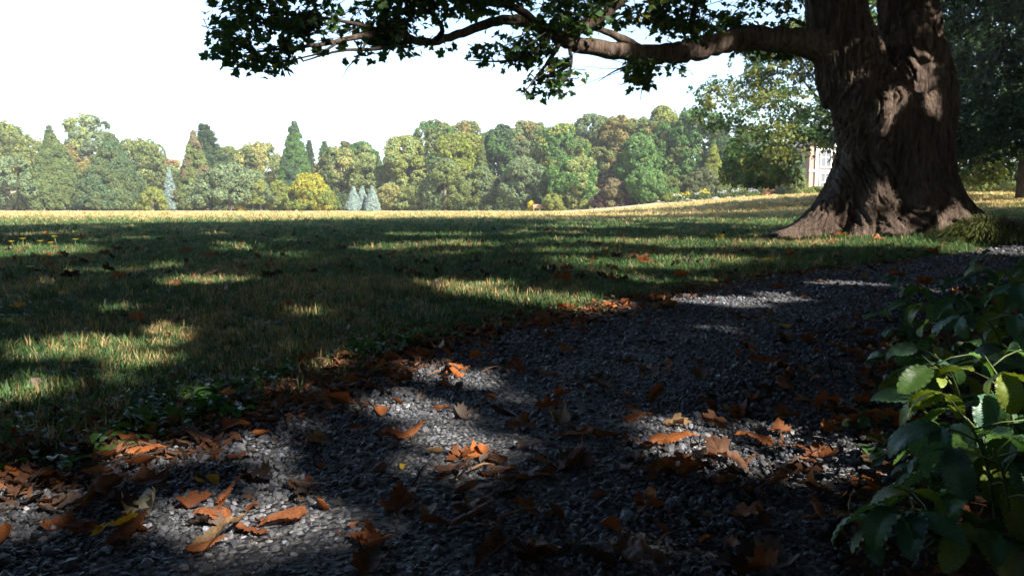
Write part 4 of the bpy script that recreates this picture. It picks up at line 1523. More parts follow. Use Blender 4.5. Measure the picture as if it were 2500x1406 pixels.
# ---------------------------------------------------------------- crowns overhead that throw the shade
def canopy(center, R, zlo, zhi, nspray, col=(0.05, 0.09, 0.03), shade_only=True, trim=None, rlo=0.0):
    n = nspray
    d = rand_dirs(n)
    r = rng.uniform(rlo, 1, n) ** (1 / 2.2)
    p = d * r[:, None]
    c = np.array([center[0], center[1], (zlo + zhi) / 2])
    p = p * np.array([R, R, (zhi - zlo) / 2]) * (0.9 + 0.2 * noise3(d[:, 0] * 2 + R, d[:, 1] * 2, d[:, 2] * 2))[:, None] + c
    return p


def crown_of(parent, base, pts, leafcol, name='crown', n_shade_leaves=0):
    """sprays cut to the shade outline, plus added leaves shading the near path"""
    x, y = land(pts)
    ok = in_poly(x, y, SHADE)  # crown shape trimmed so its shadow keeps to the wanted outline
    pts = pts[ok & ~sees(pts)]
    x, y = land(pts)
    near = (y > -0.5) & (y < 5.5) & (np.abs(x) < 4.2)
    far = pts[~near]
    far = far[shaded_keep(far, 0.20)]
    n = len(far)
    o = scatter(name, G_spray, 4, far, align_euler(rng.normal(0, 0.5, (n, 3)) + np.array([0, 0, 1]), rng.uniform(0, 6.28, n)), rng.uniform(0.8, 1.3, n), vary(leafcol, n, 0.3, 0.2), parent, base)
    o['kind'] = 'stuff'
    n = 0
    if n_shade_leaves:
        # unseen single leaves added along the sun rays to shade the near path
        n = n_shade_leaves
        gx, gy = rng.uniform(-4.4, 4.4, n), rng.uniform(-0.6, 5.7, n)
        t = rng.uniform(6.5, 11.0, n)
        nr = np.column_stack([gx, gy, np.zeros(n)]) + L * t[:, None] + rng.normal(0, 0.05, (n, 3))
        nr = nr[shaded_keep(nr, 0.05) & ~sees(nr)]
        n = len(nr)
        o = scatter('low_bough', G_leafs, 2, nr, align_euler(rng.normal(0, 0.6, (n, 3)) + np.array([0, 0, 1]), rng.uniform(0, 6.28, n)), rng.uniform(0.10, 0.17, n), vary(leafcol, n, 0.3, 0.2), parent, base)
        o['kind'] = 'stuff'
    return len(far), n


LEAFC = (0.05, 0.09, 0.028)
# unseen leaf layer right of the frame, added to dapple the maple trunk
n = 8500
tp = np.array([at(a, b, c) for a, b, c in zip(rng.uniform(1880, 2480, n), rng.uniform(-30, 600, n), rng.uniform(9.2, 9.9, n))])
tb = tp + L * rng.uniform(3.2, 6.5, n)[:, None]
kk = ~sees(tb)
for p, r in TRUNK_FLECKS:
    q = tb - p
    sq = q @ L
    kk &= ~(((q * q).sum(1) - sq * sq) < (r + 0.035) ** 2)
tb = tb[kk]
n = len(tb)
o = scatter('low_bough', G_leafs, 2, tb, align_euler(rng.normal(0, 0.6, (n, 3)) + np.array([0, 0, 1]), rng.uniform(0, 6.28, n)), rng.uniform(0.08, 0.14, n), vary(LEAFC, n, 0.3, 0.2), maple, BASE)
o['kind'] = 'stuff'
print('maple crown', crown_of(maple, BASE, canopy((4.5, 9.5), 11.0, 4.2, 20, 15000), LEAFC))


def shade_tree(x, y, R, zlo, zhi, nspray, label, r0=0.42, name='shade_tree', low=0):
    g = float(terr(x, y))
    b = np.array([x, y, g])
    root = thing(name, label, 'tree', b, 'shade trees standing over the path')
    cp = canopy((x, y), R, zlo, zhi, nspray)
    link('trunk', trunk_mesh(zhi * 0.8, r0, M_bark, (cp[rng.choice(len(cp), 9)] - b), 12, limb_r=0.2), root)
    return crown_of(root, b, cp, LEAFC, n_shade_leaves=low)


print(shade_tree(9.5, -7.5, 9.5, 3.6, 21, 17000, 'tall shade tree standing behind the weeds', low=41000))
print(shade_tree(-2.5, -5.5, 9.0, 4.5, 19, 13000, 'tall shade tree standing over the gravel path'))
print(shade_tree(19.5, 2.0, 9.5, 3.5, 20, 10000, 'tall shade tree beyond the weeds, over the path bend'))
print(shade_tree(-14, -1.0, 8.5, 4.5, 17, 9000, 'tall shade tree throwing shade over the left lawn'))
print(shade_tree(-16, 5, 6.5, 3.6, 14, 5000, 'unseen tall tree added to close off the sky left of the lawn'))  # out of view, added to dim the sky light from the left
print(shade_tree(28, 7, 8.5, 3.0, 24, 9000, 'unseen tall tree added to shade the dark drooping tree'))  # out of view, added to keep the sun off the dark tree
print(shade_tree(33, 29, 9.5, 2.5, 21, 9000, 'unseen tall tree added to shade the low boughs behind the trunk'))  # out of view, added to darken the lower boughs behind the trunk
print(shade_tree(25, 16, 9.0, 2.5, 20, 9000, 'tall shade tree beyond the dark drooping tree'))


# dark drooping tree right of the trunk, and the tree whose boughs overhang behind it
def near_tree(name, label, x, y, R, zlo, zhi, n, col, col2=None, spray=0.9, r0=0.35, nlobe=60, lr=0.26, droop=0.3, cover=0.8, prof=p_egg):
    g = float(terr(x, y))
    b = np.array([x, y, g])
    root = thing(name, label, 'tree', b)
    P, Nn, cs, rs = lobed(prof, zlo - g, zhi - g, R, nlobe, lr, spray, 1.9, 0.55, cover=cover)
    P = P + b
    c = vary(col, len(P), 0.35, 0.22)
    if col2 is not None:
        m = noise3(P[:, 0] * 0.6, P[:, 1] * 0.6, P[:, 2] * 0.6) > 0.55
        c[m] = vary(col2, int(m.sum()), 0.3, 0.1)
    ppx, ppy, _ = project(P)
    k = shaded_keep(P, 0.1) & ~((ppx > 1955) & (ppx < 2075) & (ppy > 372 + 14 * rng.normal(0, 1, len(P))) & (ppy < 485))
    P, Nn, c = P[k], Nn[k], c[k]
    n = len(P)
    lx, ly, _ = project(cs + b)
    okl = np.where(~((lx > 1780) & (lx < 2110) & (ly > 250)))[0]
    link('trunk', trunk_mesh((zhi - g) * 0.8, r0, M_bark, cs[rng.choice(okl, 18)], 10, limb_r=0.4 if y > 40 else 0.12), root)
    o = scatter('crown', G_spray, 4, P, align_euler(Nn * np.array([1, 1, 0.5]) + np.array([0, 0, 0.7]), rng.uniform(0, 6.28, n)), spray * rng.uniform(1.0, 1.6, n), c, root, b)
    o['kind'] = 'stuff'
    return n


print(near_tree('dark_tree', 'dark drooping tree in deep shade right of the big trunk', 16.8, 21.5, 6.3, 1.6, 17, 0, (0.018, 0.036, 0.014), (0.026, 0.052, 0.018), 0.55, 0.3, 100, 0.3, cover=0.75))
print(near_tree('tree', 'tree with sunlit yellowish top and low boughs behind the trunk', 20.0, 45, 8.7, 1.7, 12.5, 0, (0.05, 0.09, 0.024), (0.12, 0.135, 0.03), 0.75, 0.35, 105, 0.22, cover=0.6, prof=p_dome))
print(near_tree('tree', 'tree with dark trunk standing past the right root flare', 27.5, 41, 7.0, 2.8, 15, 0, (0.03, 0.055, 0.02), None, 0.8, 0.35, 70, 0.28, cover=0.6))

# ---------------------------------------------------------------- unseen shrubs added around the viewer to block sky light
def sky_block_shrub(x, y, R, h, label):
    g = float(terr(x, y))
    root = thing('shrub', label, 'shrub', (x, y, g), 'unseen shrubs added to block sky light')
    P, Nn, cs, rs = lobed(p_dome, 0.05, h, R, 40, 0.3, 0.6, 1.6, 0.8)
    kk = shaded_keep(P + np.array([x, y, g]), 0.25)
    P, Nn = P[kk], Nn[kk]
    n = len(P)
    link('stem', trunk_mesh(h * 0.6, 0.05, M_twig, cs[rng.choice(len(cs), 6)]), root)
    o = scatter('foliage', G_spray, 4, P, align_euler(Nn + np.array([0, 0, 0.5]), rng.uniform(0, 6.28, n)), rng.uniform(0.8, 1.2, n), vary((0.035, 0.06, 0.02), n), root)
    o['kind'] = 'stuff'


for x, y, R, h, lb in [(-7, -5.5, 2.2, 3.4, 'unseen shrub added to block sky light behind the path, by the lawn'), (-2.8, -7.5, 2.4, 3.8, 'unseen shrub added to block sky light straight behind the path'), (2.2, -6, 2.3, 3.6, 'unseen shrub added to block sky light behind the weeds'),
                       (5.2, -2.2, 2.2, 3.4, 'unseen shrub added to block sky light on the weedy side'), (7.6, 1.6, 2.2, 3.2, 'unseen shrub added to block sky light past the weeds'), (11.5, 4.2, 2.4, 3.4, 'unseen shrub added to block sky light beyond the path bend'),
                       (15.5, 7.0, 2.4, 3.4, 'unseen shrub added to block sky light far along the path'),
                       (-11, -4.0, 2.6, 5.0, 'unseen tall shrub added to block sky light at the lawn corner'), (-10.5, 1.5, 2.3, 4.2, 'unseen shrub added to block sky light left of the lawn'), (-13.5, 5.5, 2.4, 4.4, 'unseen shrub added to block sky light farther along the left rim'),
                       (0, -9.5, 2.8, 5.5, 'unseen tall shrub added to block sky light, second row behind the path'), (5.5, -9, 2.8, 5.5, 'unseen tall shrub added to block sky light, second row behind the weeds'), (-6, -10, 2.8, 5.5, 'unseen tall shrub added to block sky light, second row near the lawn')]:
    sky_block_shrub(x, y, R, h, lb)

# ---------------------------------------------------------------- leaf shapes for fallen leaves and weeds
def blade_grid(w_of_u, nu, nv, serr=0.0, corr=0.0, ncorr=11, fold=0.0):
    us = np.linspace(0, 1, nu)
    vs_ = np.linspace(-1, 1, nv)
    U, Vv = np.meshgrid(us, vs_, indexing='ij')
    W = np.array([w_of_u(u) for u in us])[:, None]
    s = 1 + serr * np.where(np.arange(nu) % 2 == 0, 1, -1)[:, None] * (np.abs(Vv) > 0.99)
    x = Vv * W * s
    y = U + np.abs(Vv) * W * 0.25 * np.sign(serr + 1e-9)
    z = corr * np.cos(2 * PI * (U * ncorr - np.abs(Vv) * 2.0)) * np.minimum(1, W * 8) * (0.3 + 0.7 * np.abs(Vv)) + fold * np.abs(Vv) * W
    I = np.arange(nu * nv).reshape(nu, nv)
    Fq = np.stack([I[:-1, :-1], I[:-1, 1:], I[1:, 1:], I[1:, :-1]], -1).reshape(-1, 4)
    return x.ravel(), y.ravel(), z.ravel(), Fq


def curl(x, y, z, kx, ky, twist=0.0):
    """roll the blade across its midrib (kx) and along it (ky)"""
    if abs(kx) > 1e-3:
        a = x * kx
        x, z = np.sin(a) / kx, z * np.cos(a) + (1 - np.cos(a)) / kx
    if abs(ky) > 1e-3:
        a = y * ky
        y, z = np.sin(a) / ky - z * np.sin(a), (1 - np.cos(a)) / ky + z * np.cos(a)
    if twist:
        a = y * twist
        x, z = x * np.cos(a) - z * np.sin(a), x * np.sin(a) + z * np.cos(a)
    return x, y, z


def w_leaflet(u):
    return 0.30 * (u ** 0.9) * max(1e-4, 1 - u) ** 0.42 * 1.55 + 0.006


def w_ovate(u):
    return 0.62 * (u + 0.02) ** 0.55 * max(1e-4, 1 - u) ** 0.75


def w_oval(u):
    return 0.48 * math.sin(PI * min(max(u, 0.01), 0.99)) ** 0.8 * (1 - 0.2 * u)


def dry_leaflet(seed, mat):
    r = np.random.default_rng(seed)
    x, y, z, Fq = blade_grid(w_leaflet, 33, 9, 0.08, 0.02, 9, 0.35)
    x, y, z = curl(x, y, z, r.uniform(3.0, 8.5) * r.choice([-1, -1, 1]), r.uniform(-0.9, 0.7), r.uniform(-0.8, 0.8))
    z = z + 0.10 * (noise3(x * 5 + seed, y * 5, 0) - 0.5) + 0.05 * (noise3(x * 13 + seed, y * 13, 4) - 0.5)
    x = x + 0.10 * (noise3(y * 4 + seed, z * 4, 9) - 0.5)
    z -= z.min()
    return make_mesh('leaflet', np.column_stack([x, y - 0.5, z]), Fq, mat)


def dry_maple(seed, mat):
    r = np.random.default_rng(seed + 50)
    o = maple_outline()
    c = np.array([0, 0.32])
    rings = [0.3, 0.62, 1.0]
    n = len(o)
    V = [c]
    for f in rings:
        V += list(c + (o - c) * f)
    V = np.array(V)
    x, y = V[:, 0], V[:, 1]
    rr = np.hypot(x, y - 0.32)
    z = 0.25 * rr ** 2 * np.sin(np.arctan2(y - 0.32, x) * r.integers(2, 4) + r.uniform(0, 6)) + 0.05 * np.sin(9 * np.arctan2(y - 0.32, x)) * rr
    a = r.uniform(0, 6.28)
    x2, y2 = x * math.cos(a) - (y - .4) * math.sin(a), x * math.sin(a) + (y - .4) * math.cos(a)
    z = z + 0.16 * (noise3(x2 * 5 + seed, y2 * 5, 0) - 0.5)
    x2, y2, z = curl(x2, y2, z, r.uniform(1.2, 3.6), r.uniform(-0.8, 1.0), r.uniform(-0.5, 0.5))
    z -= z.min()
    Fc = [(0, 1 + i, 1 + (i + 1) % n) for i in range(n)]
    for k in range(len(rings) - 1):
        A, B = 1 + k * n, 1 + (k + 1) * n
        Fc += [(A + i, B + i, B + (i + 1) % n, A + (i + 1) % n) for i in range(n)]
    return make_mesh('dry_leaf', np.column_stack([x2, y2, z]), Fc, mat)


def dry_oval(seed, mat):
    r = np.random.default_rng(seed + 90)
    x, y, z, Fq = blade_grid(w_oval, 11, 7, 0.0, 0.006, 6, 0.2)
    x, y, z = curl(x, y, z, r.uniform(0.8, 4.0), r.uniform(-1, 1.4), r.uniform(-.6, .6))
    z -= z.min()
    return make_mesh('dry_leaf', np.column_stack([x, y - 0.5, z]), Fq, mat)


NV_ = 9
LEAFLETS = [dry_leaflet(s, M_dry) for s in range(NV_)]
MAPLES = [dry_maple(s, M_dry) for s in range(NV_)]
OVALS = [dry_oval(s, M_dry) for s in range(NV_)]
DCOL = {'orange': (0.29, 0.098, 0.027), 'rust': (0.19, 0.066, 0.023), 'brown': (0.105, 0.05, 0.028), 'dark': (0.03, 0.02, 0.016), 'tan': (0.22, 0.14, 0.075), 'yellow': (0.50, 0.33, 0.03), 'cream': (0.50, 0.47, 0.31), 'grey': (0.13, 0.10, 0.085)}


def ground_z(x, y):
    p = in_poly(np.array([x]), np.array([y]), PATH_POLY)[0]
    return float(terr(x, y)) + (0.022 if p else 0.012), p


def dry_leaf(px, py, shape, size, rot, col, label, group=None, tilt=0.0, seed=None, pos=None):
    g = ground(px, py) if pos is None else pos
    z, onp = ground_z(g[0], g[1])
    meshes = {'leaflet': LEAFLETS, 'maple': MAPLES, 'oval': OVALS}[shape]
    me = meshes[int(rng.integers(0, NV_)) if seed is None else seed % NV_]
    o = link('fallen_leaf', me, None, (g[0], g[1], z))
    o.rotation_euler = (tilt + float(rng.normal(0, 0.12)), float(rng.normal(0, 0.15)), math.radians(rot))
    size = size * 0.86
    o.scale = (size, size, size)
    c = np.array(DCOL[col]) * rng.uniform(0.8, 1.2)
    o.color = (*c.tolist(), 1)
    tag(o, label, 'leaf', group)
    return o


def compound_leaf(px, py, n, size, rot, col, label, spread=0.7):
    g = ground(px, py)
    z, onp = ground_z(g[0], g[1])
    root = thing('fallen_chestnut_leaf', label, 'leaf', (g[0], g[1], z), 'large compound leaves on the ground')
    root.rotation_euler = (0, 0, math.radians(rot))
    size *= 0.74
    for k in range(n):
        a = (k - (n - 1) / 2) * spread
        s = size * (1 - 0.12 * abs(k - (n - 1) / 2)) * rng.uniform(0.85, 1.1)
        o = link('leaflet', LEAFLETS[int(rng.integers(0, NV_))], root, (-math.sin(a) * s * 0.55, math.cos(a) * s * 0.55, 0.004 + 0.004 * k))
        o.rotation_euler = (float(rng.normal(0, 0.2)), float(rng.normal(0, 0.35)), a)
        o.scale = (s, s, s)
        o.color = (*(np.array(DCOL[col]) * rng.uniform(0.7, 1.25)).tolist(), 1)
    P, R_ = smooth_path([(0, 0, 0.012), (0.01, -size * 0.4, 0.016), (0.03, -size * 0.8, 0.004)], [0.0022, 0.0018, 0.0025], 4)
    link('stalk', MB().tube(P, R_, 6).mesh('stalk', M_stalk), root)


for a in [
    (1275, 1215, 5, .105, 95, 'brown', 'large brown compound leaf with yellow stalk on the dark gravel'),
    (1225, 1312, 4, .13, 100, 'brown', 'long ribbed brown leaf cluster nearest to the viewer on the path'),
    (1420, 965, 4, .13, 240, 'brown', 'ribbed dark compound leaf lying slantwise across mid path'),
    (1810, 1225, 5, .10, 80, 'brown', 'ribbed compound leaf on the gravel beside the weeds'),
    (2090, 1240, 3, .10, 300, 'rust', 'rusty compound leaf tucked under the edge of the weeds'),
    (1150, 1190, 4, .09, 110, 'brown', 'dark compound leaf with a raised stalk below the bright sun fleck'),
    (780, 1015, 4, .10, 290, 'orange', 'orange compound leaf at the left rim of the gravel'),
    (1090, 935, 5, .09, 270, 'orange', 'orange compound leaf piled in a sun fleck at the path rim'),
    (1230, 925, 4, .10, 260, 'rust', 'rust compound leaf trailing from the sunlit pile on the path'),
    (1920, 925, 5, .09, 70, 'rust', 'rust compound leaf by the weeds, above the dark gap'),
    (1900, 985, 3, .09, 90, 'dark', 'blackened compound leaf lying by the weeds'),
    (1850, 800, 4, .12, 80, 'brown', 'dark brown compound leaf across the shaded upper path'),
    (1400, 765, 4, .12, 100, 'orange', 'heap-like orange compound leaf in the bright sun at the grass rim'),
    (1920, 718, 4, .13, 90, 'rust', 'rust compound leaf on the far sunny part of the path'),
]:
    compound_leaf(*a)
for a in [
    (355, 1268, 'maple', .085, 20, 'cream', 'pale cream-green leaf lying upturned on the gravel'),
    (520, 1205, 'oval', .035, 60, 'yellow', 'little yellow leaf pair lying near the pale cream leaf'),
    (485, 1210, 'oval', .028, 150, 'yellow', 'tiny bright yellow leaf beside the pale cream leaf'),
    (575, 1085, 'leaflet', .10, 80, 'orange', 'orange folded leaf near the soil rim of the path'),
    (445, 1085, 'maple', .07, 140, 'grey', 'grey-brown cupped leaf at the soil rim of the path'),
    (360, 1135, 'leaflet', .09, 100, 'orange', 'orange leaf caught in the sun at the soil rim'),
    (590, 1150, 'leaflet', .075, 110, 'rust', 'curved rust leaf on the gravel beside the soil rim'),
    (265, 1200, 'maple', .06, 30, 'rust', 'curled rust leaf at the lower left of the path'),
    (130, 1270, 'maple', .055, 200, 'orange', 'arched orange leaf in the lower left sun fleck'),
    (220, 1325, 'leaflet', .09, 90, 'rust', 'red-brown leaf flat on the gravel at lower left'),
    (570, 1255, 'leaflet', .10, 130, 'rust', 'long rust leaf just above the lower left sun fleck'),
    (500, 1320, 'maple', .055, 70, 'grey', 'crumpled grey-brown leaf left of the lower sun fleck'),
    (635, 1310, 'oval', .022, 40, 'orange', 'tiny orange leaf scrap within the lower sun fleck'),
    (620, 1280, 'oval', .03, 90, 'rust', 'small rust leaf scrap at the rim of the lower sun fleck'),
    (930, 1030, 'oval', .045, 20, 'orange', 'orange cupped leaf inside the big sun fleck'),
    (970, 1008, 'oval', .04, 120, 'rust', 'small rust leaf at the top of the big sun fleck'),
    (1080, 1030, 'leaflet', .055, 95, 'rust', 'slim rust leaf right of the big sun fleck'),
    (955, 1098, 'maple', .06, 250, 'rust', 'tan and rust leaf below the big sun fleck'),
    (1065, 1140, 'oval', .05, 150, 'tan', 'tan curled leaf inside the small round sun fleck'),
    (1175, 1132, 'oval', .04, 30, 'orange', 'orange twisted scrap right of the small round sun fleck'),
    (985, 1170, 'oval', .03, 0, 'yellow', 'yellow leaf tip poking up below the small round sun fleck'),
    (900, 1230, 'leaflet', .08, 60, 'dark', 'blackish curled leaf on the shaded path left of middle'),
    (1000, 1250, 'maple', .06, 170, 'rust', 'rust maple-like leaf facing up in the dark path'),
    (1340, 1400, 'leaflet', .09, 10, 'rust', 'rust leaf standing up at the bottom rim of the path'),
    (1345, 1310, 'leaflet', .08, 350, 'brown', 'folded brown leaf standing beside the nearest leaf cluster'),
    (1640, 1110, 'leaflet', .12, 85, 'orange', 'long orange leaf lit along its rim, above a white sun fleck'),
    (1490, 1100, 'leaflet', .09, 100, 'brown', 'brown leaf left of the long orange lit leaf'),
    (1620, 1175, 'oval', .05, 10, 'orange', 'small orange leaf below the long orange lit leaf'),
    (1690, 1190, 'maple', .06, 120, 'rust', 'rust crumpled leaf below the white sun fleck'),
    (1535, 1185, 'leaflet', .08, 30, 'brown', 'dull brown ribbed leaf on the dark gravel'),
    (2130, 1090, 'maple', .065, 60, 'orange', 'orange leaf at the rim of the weeds beside a sun fleck'),
    (1390, 875, 'leaflet', .10, 80, 'orange', 'orange leaf on the mid path lying across another'),
    (1340, 935, 'leaflet', .07, 100, 'tan', 'tan ribbed leaf in mid path'),
    (1710, 940, 'oval', .07, 0, 'brown', 'upright brown leaf tip standing on the mid path'),
    (1575, 920, 'maple', .06, 200, 'tan', 'tan crumpled leaf on the mid path'),
    (1830, 865, 'leaflet', .09, 95, 'tan', 'tan leaf with dark underside on the mid path'),
    (1800, 882, 'oval', .035, 30, 'orange', 'small orange scrap below the tan mid path leaf'),
    (1070, 870, 'maple', .09, 10, 'orange', 'upright amber leaf near the grass rim of the path'),
    (1090, 885, 'oval', .06, 80, 'orange', 'rounded amber leaf below the upright amber leaf'),
    (1020, 895, 'leaflet', .10, 100, 'rust', 'rust leaf with fringed rim on the gravel by the grass'),
    (840, 860, 'leaflet', .09, 5, 'orange', 'orange leaf standing upright among green edge weeds'),
    (1630, 765, 'maple', .11, 90, 'tan', 'tan broken leaf standing upright on the path in side light'),
    (1450, 802, 'leaflet', .13, 85, 'orange', 'long ribbed orange leaf on the gravel below the sunny grass'),
    (1295, 768, 'maple', .06, 30, 'yellow', 'bright yellow leaf in the sunny grass rim'),
    (1330, 800, 'maple', .11, 60, 'tan', 'tan dry leaf at the rim of sunny grass'),
    (1215, 790, 'maple', .11, 60, 'grey', 'grey-violet dry leaf at the grass rim'),
    (1070, 710, 'maple', .14, 60, 'dark', 'dark upright leaf in the lawn before the sunny grass'),
    (1375, 693, 'maple', .13, 100, 'orange', 'amber and yellow leaf in the lawn above the sunny grass'),
    (1390, 688, 'oval', .07, 100, 'yellow', 'yellow leaf tip beside the amber lawn leaf'),
    (975, 607, 'maple', .22, 60, 'dark', 'black upturned leaf in the small lawn sun fleck'),
    (1850, 698 + 0, 'oval', .05, 100, 'rust', 'rust leaf at the far grass rim of the path'),
    (1925, 645 - 20, 'maple', .15, 100, 'orange', 'orange leaf on the lawn in front of the left root'),
    (2060, 578, 'maple', .18, 20, 'orange', 'orange leaf lying at the foot of the big trunk'),
    (2150, 588, 'maple', .17, 80, 'orange', 'reddish leaf in the sunny grass before the trunk'),
    (2210, 575, 'maple', .15, 130, 'tan', 'pale tan leaf in sunny grass right before the trunk'),
    (1755, 588, 'maple', .16, 50, 'yellow', 'yellow leaf in the sunny lawn left of the root tip'),
    (1575, 645, 'maple', .15, 20, 'orange', 'amber leaf upright on the lawn between path and sun stripe'),
    (1880, 640, 'maple', .10, 70, 'yellow', 'pale yellow leaf on the shaded lawn above the path'),
    (2130, 653, 'maple', .12, 20, 'tan', 'star-shaped tan leaf at the lawn rim of the far path'),
    (2110, 690, 'oval', .10, 80, 'tan', 'tan leaf beside the far sun fleck on the path'),
    (2185, 686, 'maple', .12, 90, 'rust', 'dark rust leaf on the far shaded path'),
    (2260, 703, 'maple', .13, 80, 'rust', 'rust leaf on the far path beyond the weeds'),
    (90, 692, 'maple', .14, 60, 'orange', 'orange leaf on the shaded lawn at the left margin'),
    (105, 645, 'maple', .15, 90, 'orange', 'orange leaf farther up the lawn at the left margin'),
    (540, 720, 'maple', .12, 30, 'rust', 'red-brown upright leaf on the shaded lawn'),
    (480, 715, 'maple', .09, 60, 'rust', 'rust leaf left of the red-brown upright lawn leaf'),
    (425, 705, 'maple', .11, 160, 'rust', 'rust leaf folded on the lawn below a dim sun fleck'),
    (710, 752, 'maple', .10, 100, 'orange', 'orange leaf flat on the shaded mid lawn'),
    (860, 705, 'maple', .11, 90, 'orange', 'orange leaf with raised tip on the mid lawn'),
    (870, 795, 'maple', .09, 60, 'orange', 'orange leaf among grass nearer the path'),
    (770, 735, 'maple', .11, 30, 'grey', 'pale grey curled leaf on the mid lawn'),
    (335, 790, 'oval', .09, 30, 'orange', 'orange pointed leaf in the lawn beside long blades'),
    (2090, 1325, 'leaflet', .12, 285, 'tan', 'pale tan and cream curled leaf under the lowest weed leaves'),
]:
    dry_leaf(*a)

# the many other leaves: placed at random, told apart by colour, place and company
MARKS = [(355, 1268, 'the pale cream leaf'), (690, 1255, 'the lower left sun fleck'), (1000, 1010, 'the big sun fleck on gravel'), (1090, 1115, 'the small round sun fleck'), (1640, 1110, 'the long orange lit leaf'),
         (1230, 1310, 'the nearest ribbed leaf cluster'), (1340, 1400, 'the rust leaf standing at the bottom'), (1810, 1225, 'the ribbed leaf beside the weeds'), (2030, 1100, 'the sun fleck by the weeds'), (2090, 1325, 'the pale tan leaf under the weeds'),
         (1070, 870, 'the upright amber leaf'), (840, 860, 'the orange leaf among edge weeds'), (1090, 930, 'the sunlit pile of leaves'), (1420, 965, 'the slanting leaf on mid path'), (1710, 940, 'the upright leaf on mid path'), (1920, 925, 'the rust leaf above the dark gap'),
         (1630, 765, 'the tan broken upright leaf'), (1290, 745, 'the sunny grass tuft'), (1700, 735, 'the sunny stretch of far path'), (1850, 800, 'the dark leaf on the upper path'), (2185, 686, 'the bend of the far path'), (1980, 580, 'the left root tip'), (2200, 580, 'the foot of the trunk'),
         (1375, 690, 'the amber and yellow lawn leaf'), (975, 607, 'the black upturned lawn leaf'), (540, 720, 'the red-brown upright lawn leaf'), (230, 850, 'the sunny lawn patch'), (90, 692, 'the orange leaf at the left margin'), (100, 610, 'the yellow lawn flowers'), (770, 735, 'the pale grey lawn leaf'),
         (480, 690, 'the dim lawn sun fleck'), (1700, 590, 'the lawn sun stripe'), (360, 1135, 'the orange leaf at the soil rim'), (780, 1015, 'the orange leaf at the gravel rim'), (2300, 900, 'the weeds overhanging the path'), (130, 1270, 'the arched orange leaf'), (1275, 1215, 'the leaf with a yellow stalk')]
USED = set()


def leaf_label(cw, word, px, py):
    order_ = sorted(MARKS, key=lambda m: math.hypot(m[0] - px, 2 * (m[1] - py)))
    for mx, my, nm in order_[:6]:
        dx, dy = px - mx, 2 * (py - my)
        hor = 'right of' if dx > 0 else 'left of'
        ver = 'below' if dy > 0 else 'above'
        rel = hor if abs(dx) > 2.2 * abs(dy) else (ver if abs(dy) > 2.2 * abs(dx) else f'{ver} and {hor}')
        for pre in ('', 'farther '):
            lb = f'{cw} {word} dry leaf {pre}{rel} {nm}'
            if len(lb.split()) <= 15 and lb not in USED and not (pre and (math.hypot(dx, dy) < 80)):
                USED.add(lb)
                return lb
    return lb


cnt = 0
names = list(DCOL)
while cnt < 205:
    onpath = rng.random() < 0.62
    px = rng.uniform(-20, 2520)
    py = 600 + 830 * rng.random() ** (1.0 if onpath else 1.8)
    g = ground(px, py)
    z, onp = ground_z(g[0], g[1])
    if onp != onpath:
        continue
    if in_poly(np.array([g[0]]), np.array([g[1]]), VERGE_POLY)[0] and rng.random() < 0.3:
        continue
    col = rng.choice(['orange', 'rust', 'brown', 'dark', 'tan', 'grey', 'yellow'], p=[.14, .27, .27, .16, .08, .06, .02] if onp else [.16, .2, .22, .26, .06, .07, .03])
    shape = rng.choice(['leaflet', 'maple', 'oval'], p=[.5, .25, .25] if onp else [.12, .68, .2])
    size = {'leaflet': rng.uniform(.06, .12), 'maple': rng.uniform(.05, .085), 'oval': rng.uniform(.025, .055)}[shape] * (1 if g[1] < 4 else 1.25)
    word = {'leaflet': 'long ribbed', 'maple': 'lobed', 'oval': 'small oval'}[shape]
    cw = {'dark': 'blackish', 'grey': 'grey-brown'}.get(str(col), str(col))
    dry_leaf(px, py, str(shape), size, rng.uniform(0, 360), str(col), leaf_label(cw, word, px, py), 'fallen leaves scattered over path and lawn', pos=g)
    cnt += 1

# crumbs of leaf, needles and bark along the rim and over the path
def crumb(seed):
    r = np.random.default_rng(seed)
    mb = MB()
    for k in range(5):
        c = r.normal(0, 0.5, 3) * np.array([1, 1, 0.12])
        a = r.uniform(0, 6.28)
        d = np.array([math.cos(a), math.sin(a), r.normal(0, 0.2)]) * r.uniform(0.3, 0.9)
        s = np.array([-math.sin(a), math.cos(a), r.normal(0, 0.5)]) * r.uniform(0.05, 0.28)
        mb.add([c - d, c + s, c + d + np.array([0, 0, 0.1]), c - s + np.array([0, 0, 0.12])], [(0, 1, 2), (0, 2, 3)])
    return mb.mesh('crumb', M_dry_i, False)


G_crumb = scatter_group('litter_crumbs', [proto('crumb', crumb(s)) for s in range(6)])
k_ = (Ledge[:, 1] > 1.0) & (Ledge[:, 1] < 6)
le = Ledge[k_]
n = 5200
i = rng.integers(0, len(le), n)
wgt = np.clip(1.4 - le[i, 1] * 0.25, 0.15, 1)
i = i[rng.random(n) < wgt]
n = len(i)
off = rng.normal(0.03, 0.13, n)
x, y = le[i, 0] + off * -0.55 + rng.normal(0, .05, n), le[i, 1] + off * 0.83 + rng.normal(0, .05, n)
c1 = np.column_stack([x, y, terr(x, y) + 0.018 + np.abs(rng.normal(0, 0.006, n))])
m = 1300
x = rng.uniform(-3, 6, m)
y = rng.uniform(1, 8, m)
kk = in_poly(x, y, PATH_POLY)
x, y = x[kk], y[kk]
c2 = np.column_stack([x, y, path_z(x, y) + 0.012])
m = 9000
x = rng.uniform(0.4, 5, m)
y = rng.uniform(0.9, 5.5, m)
kk = in_poly(x, y, VERGE_POLY) & (dist_line(x, y, Redge[::3]) < 1.6)
x, y = x[kk], y[kk]
c3 = np.column_stack([x, y, terr(x, y) + 0.012 + np.abs(rng.normal(0, 0.01, len(x)))])
cp_ = np.vstack([c1, c2, c3])
n = len(cp_)
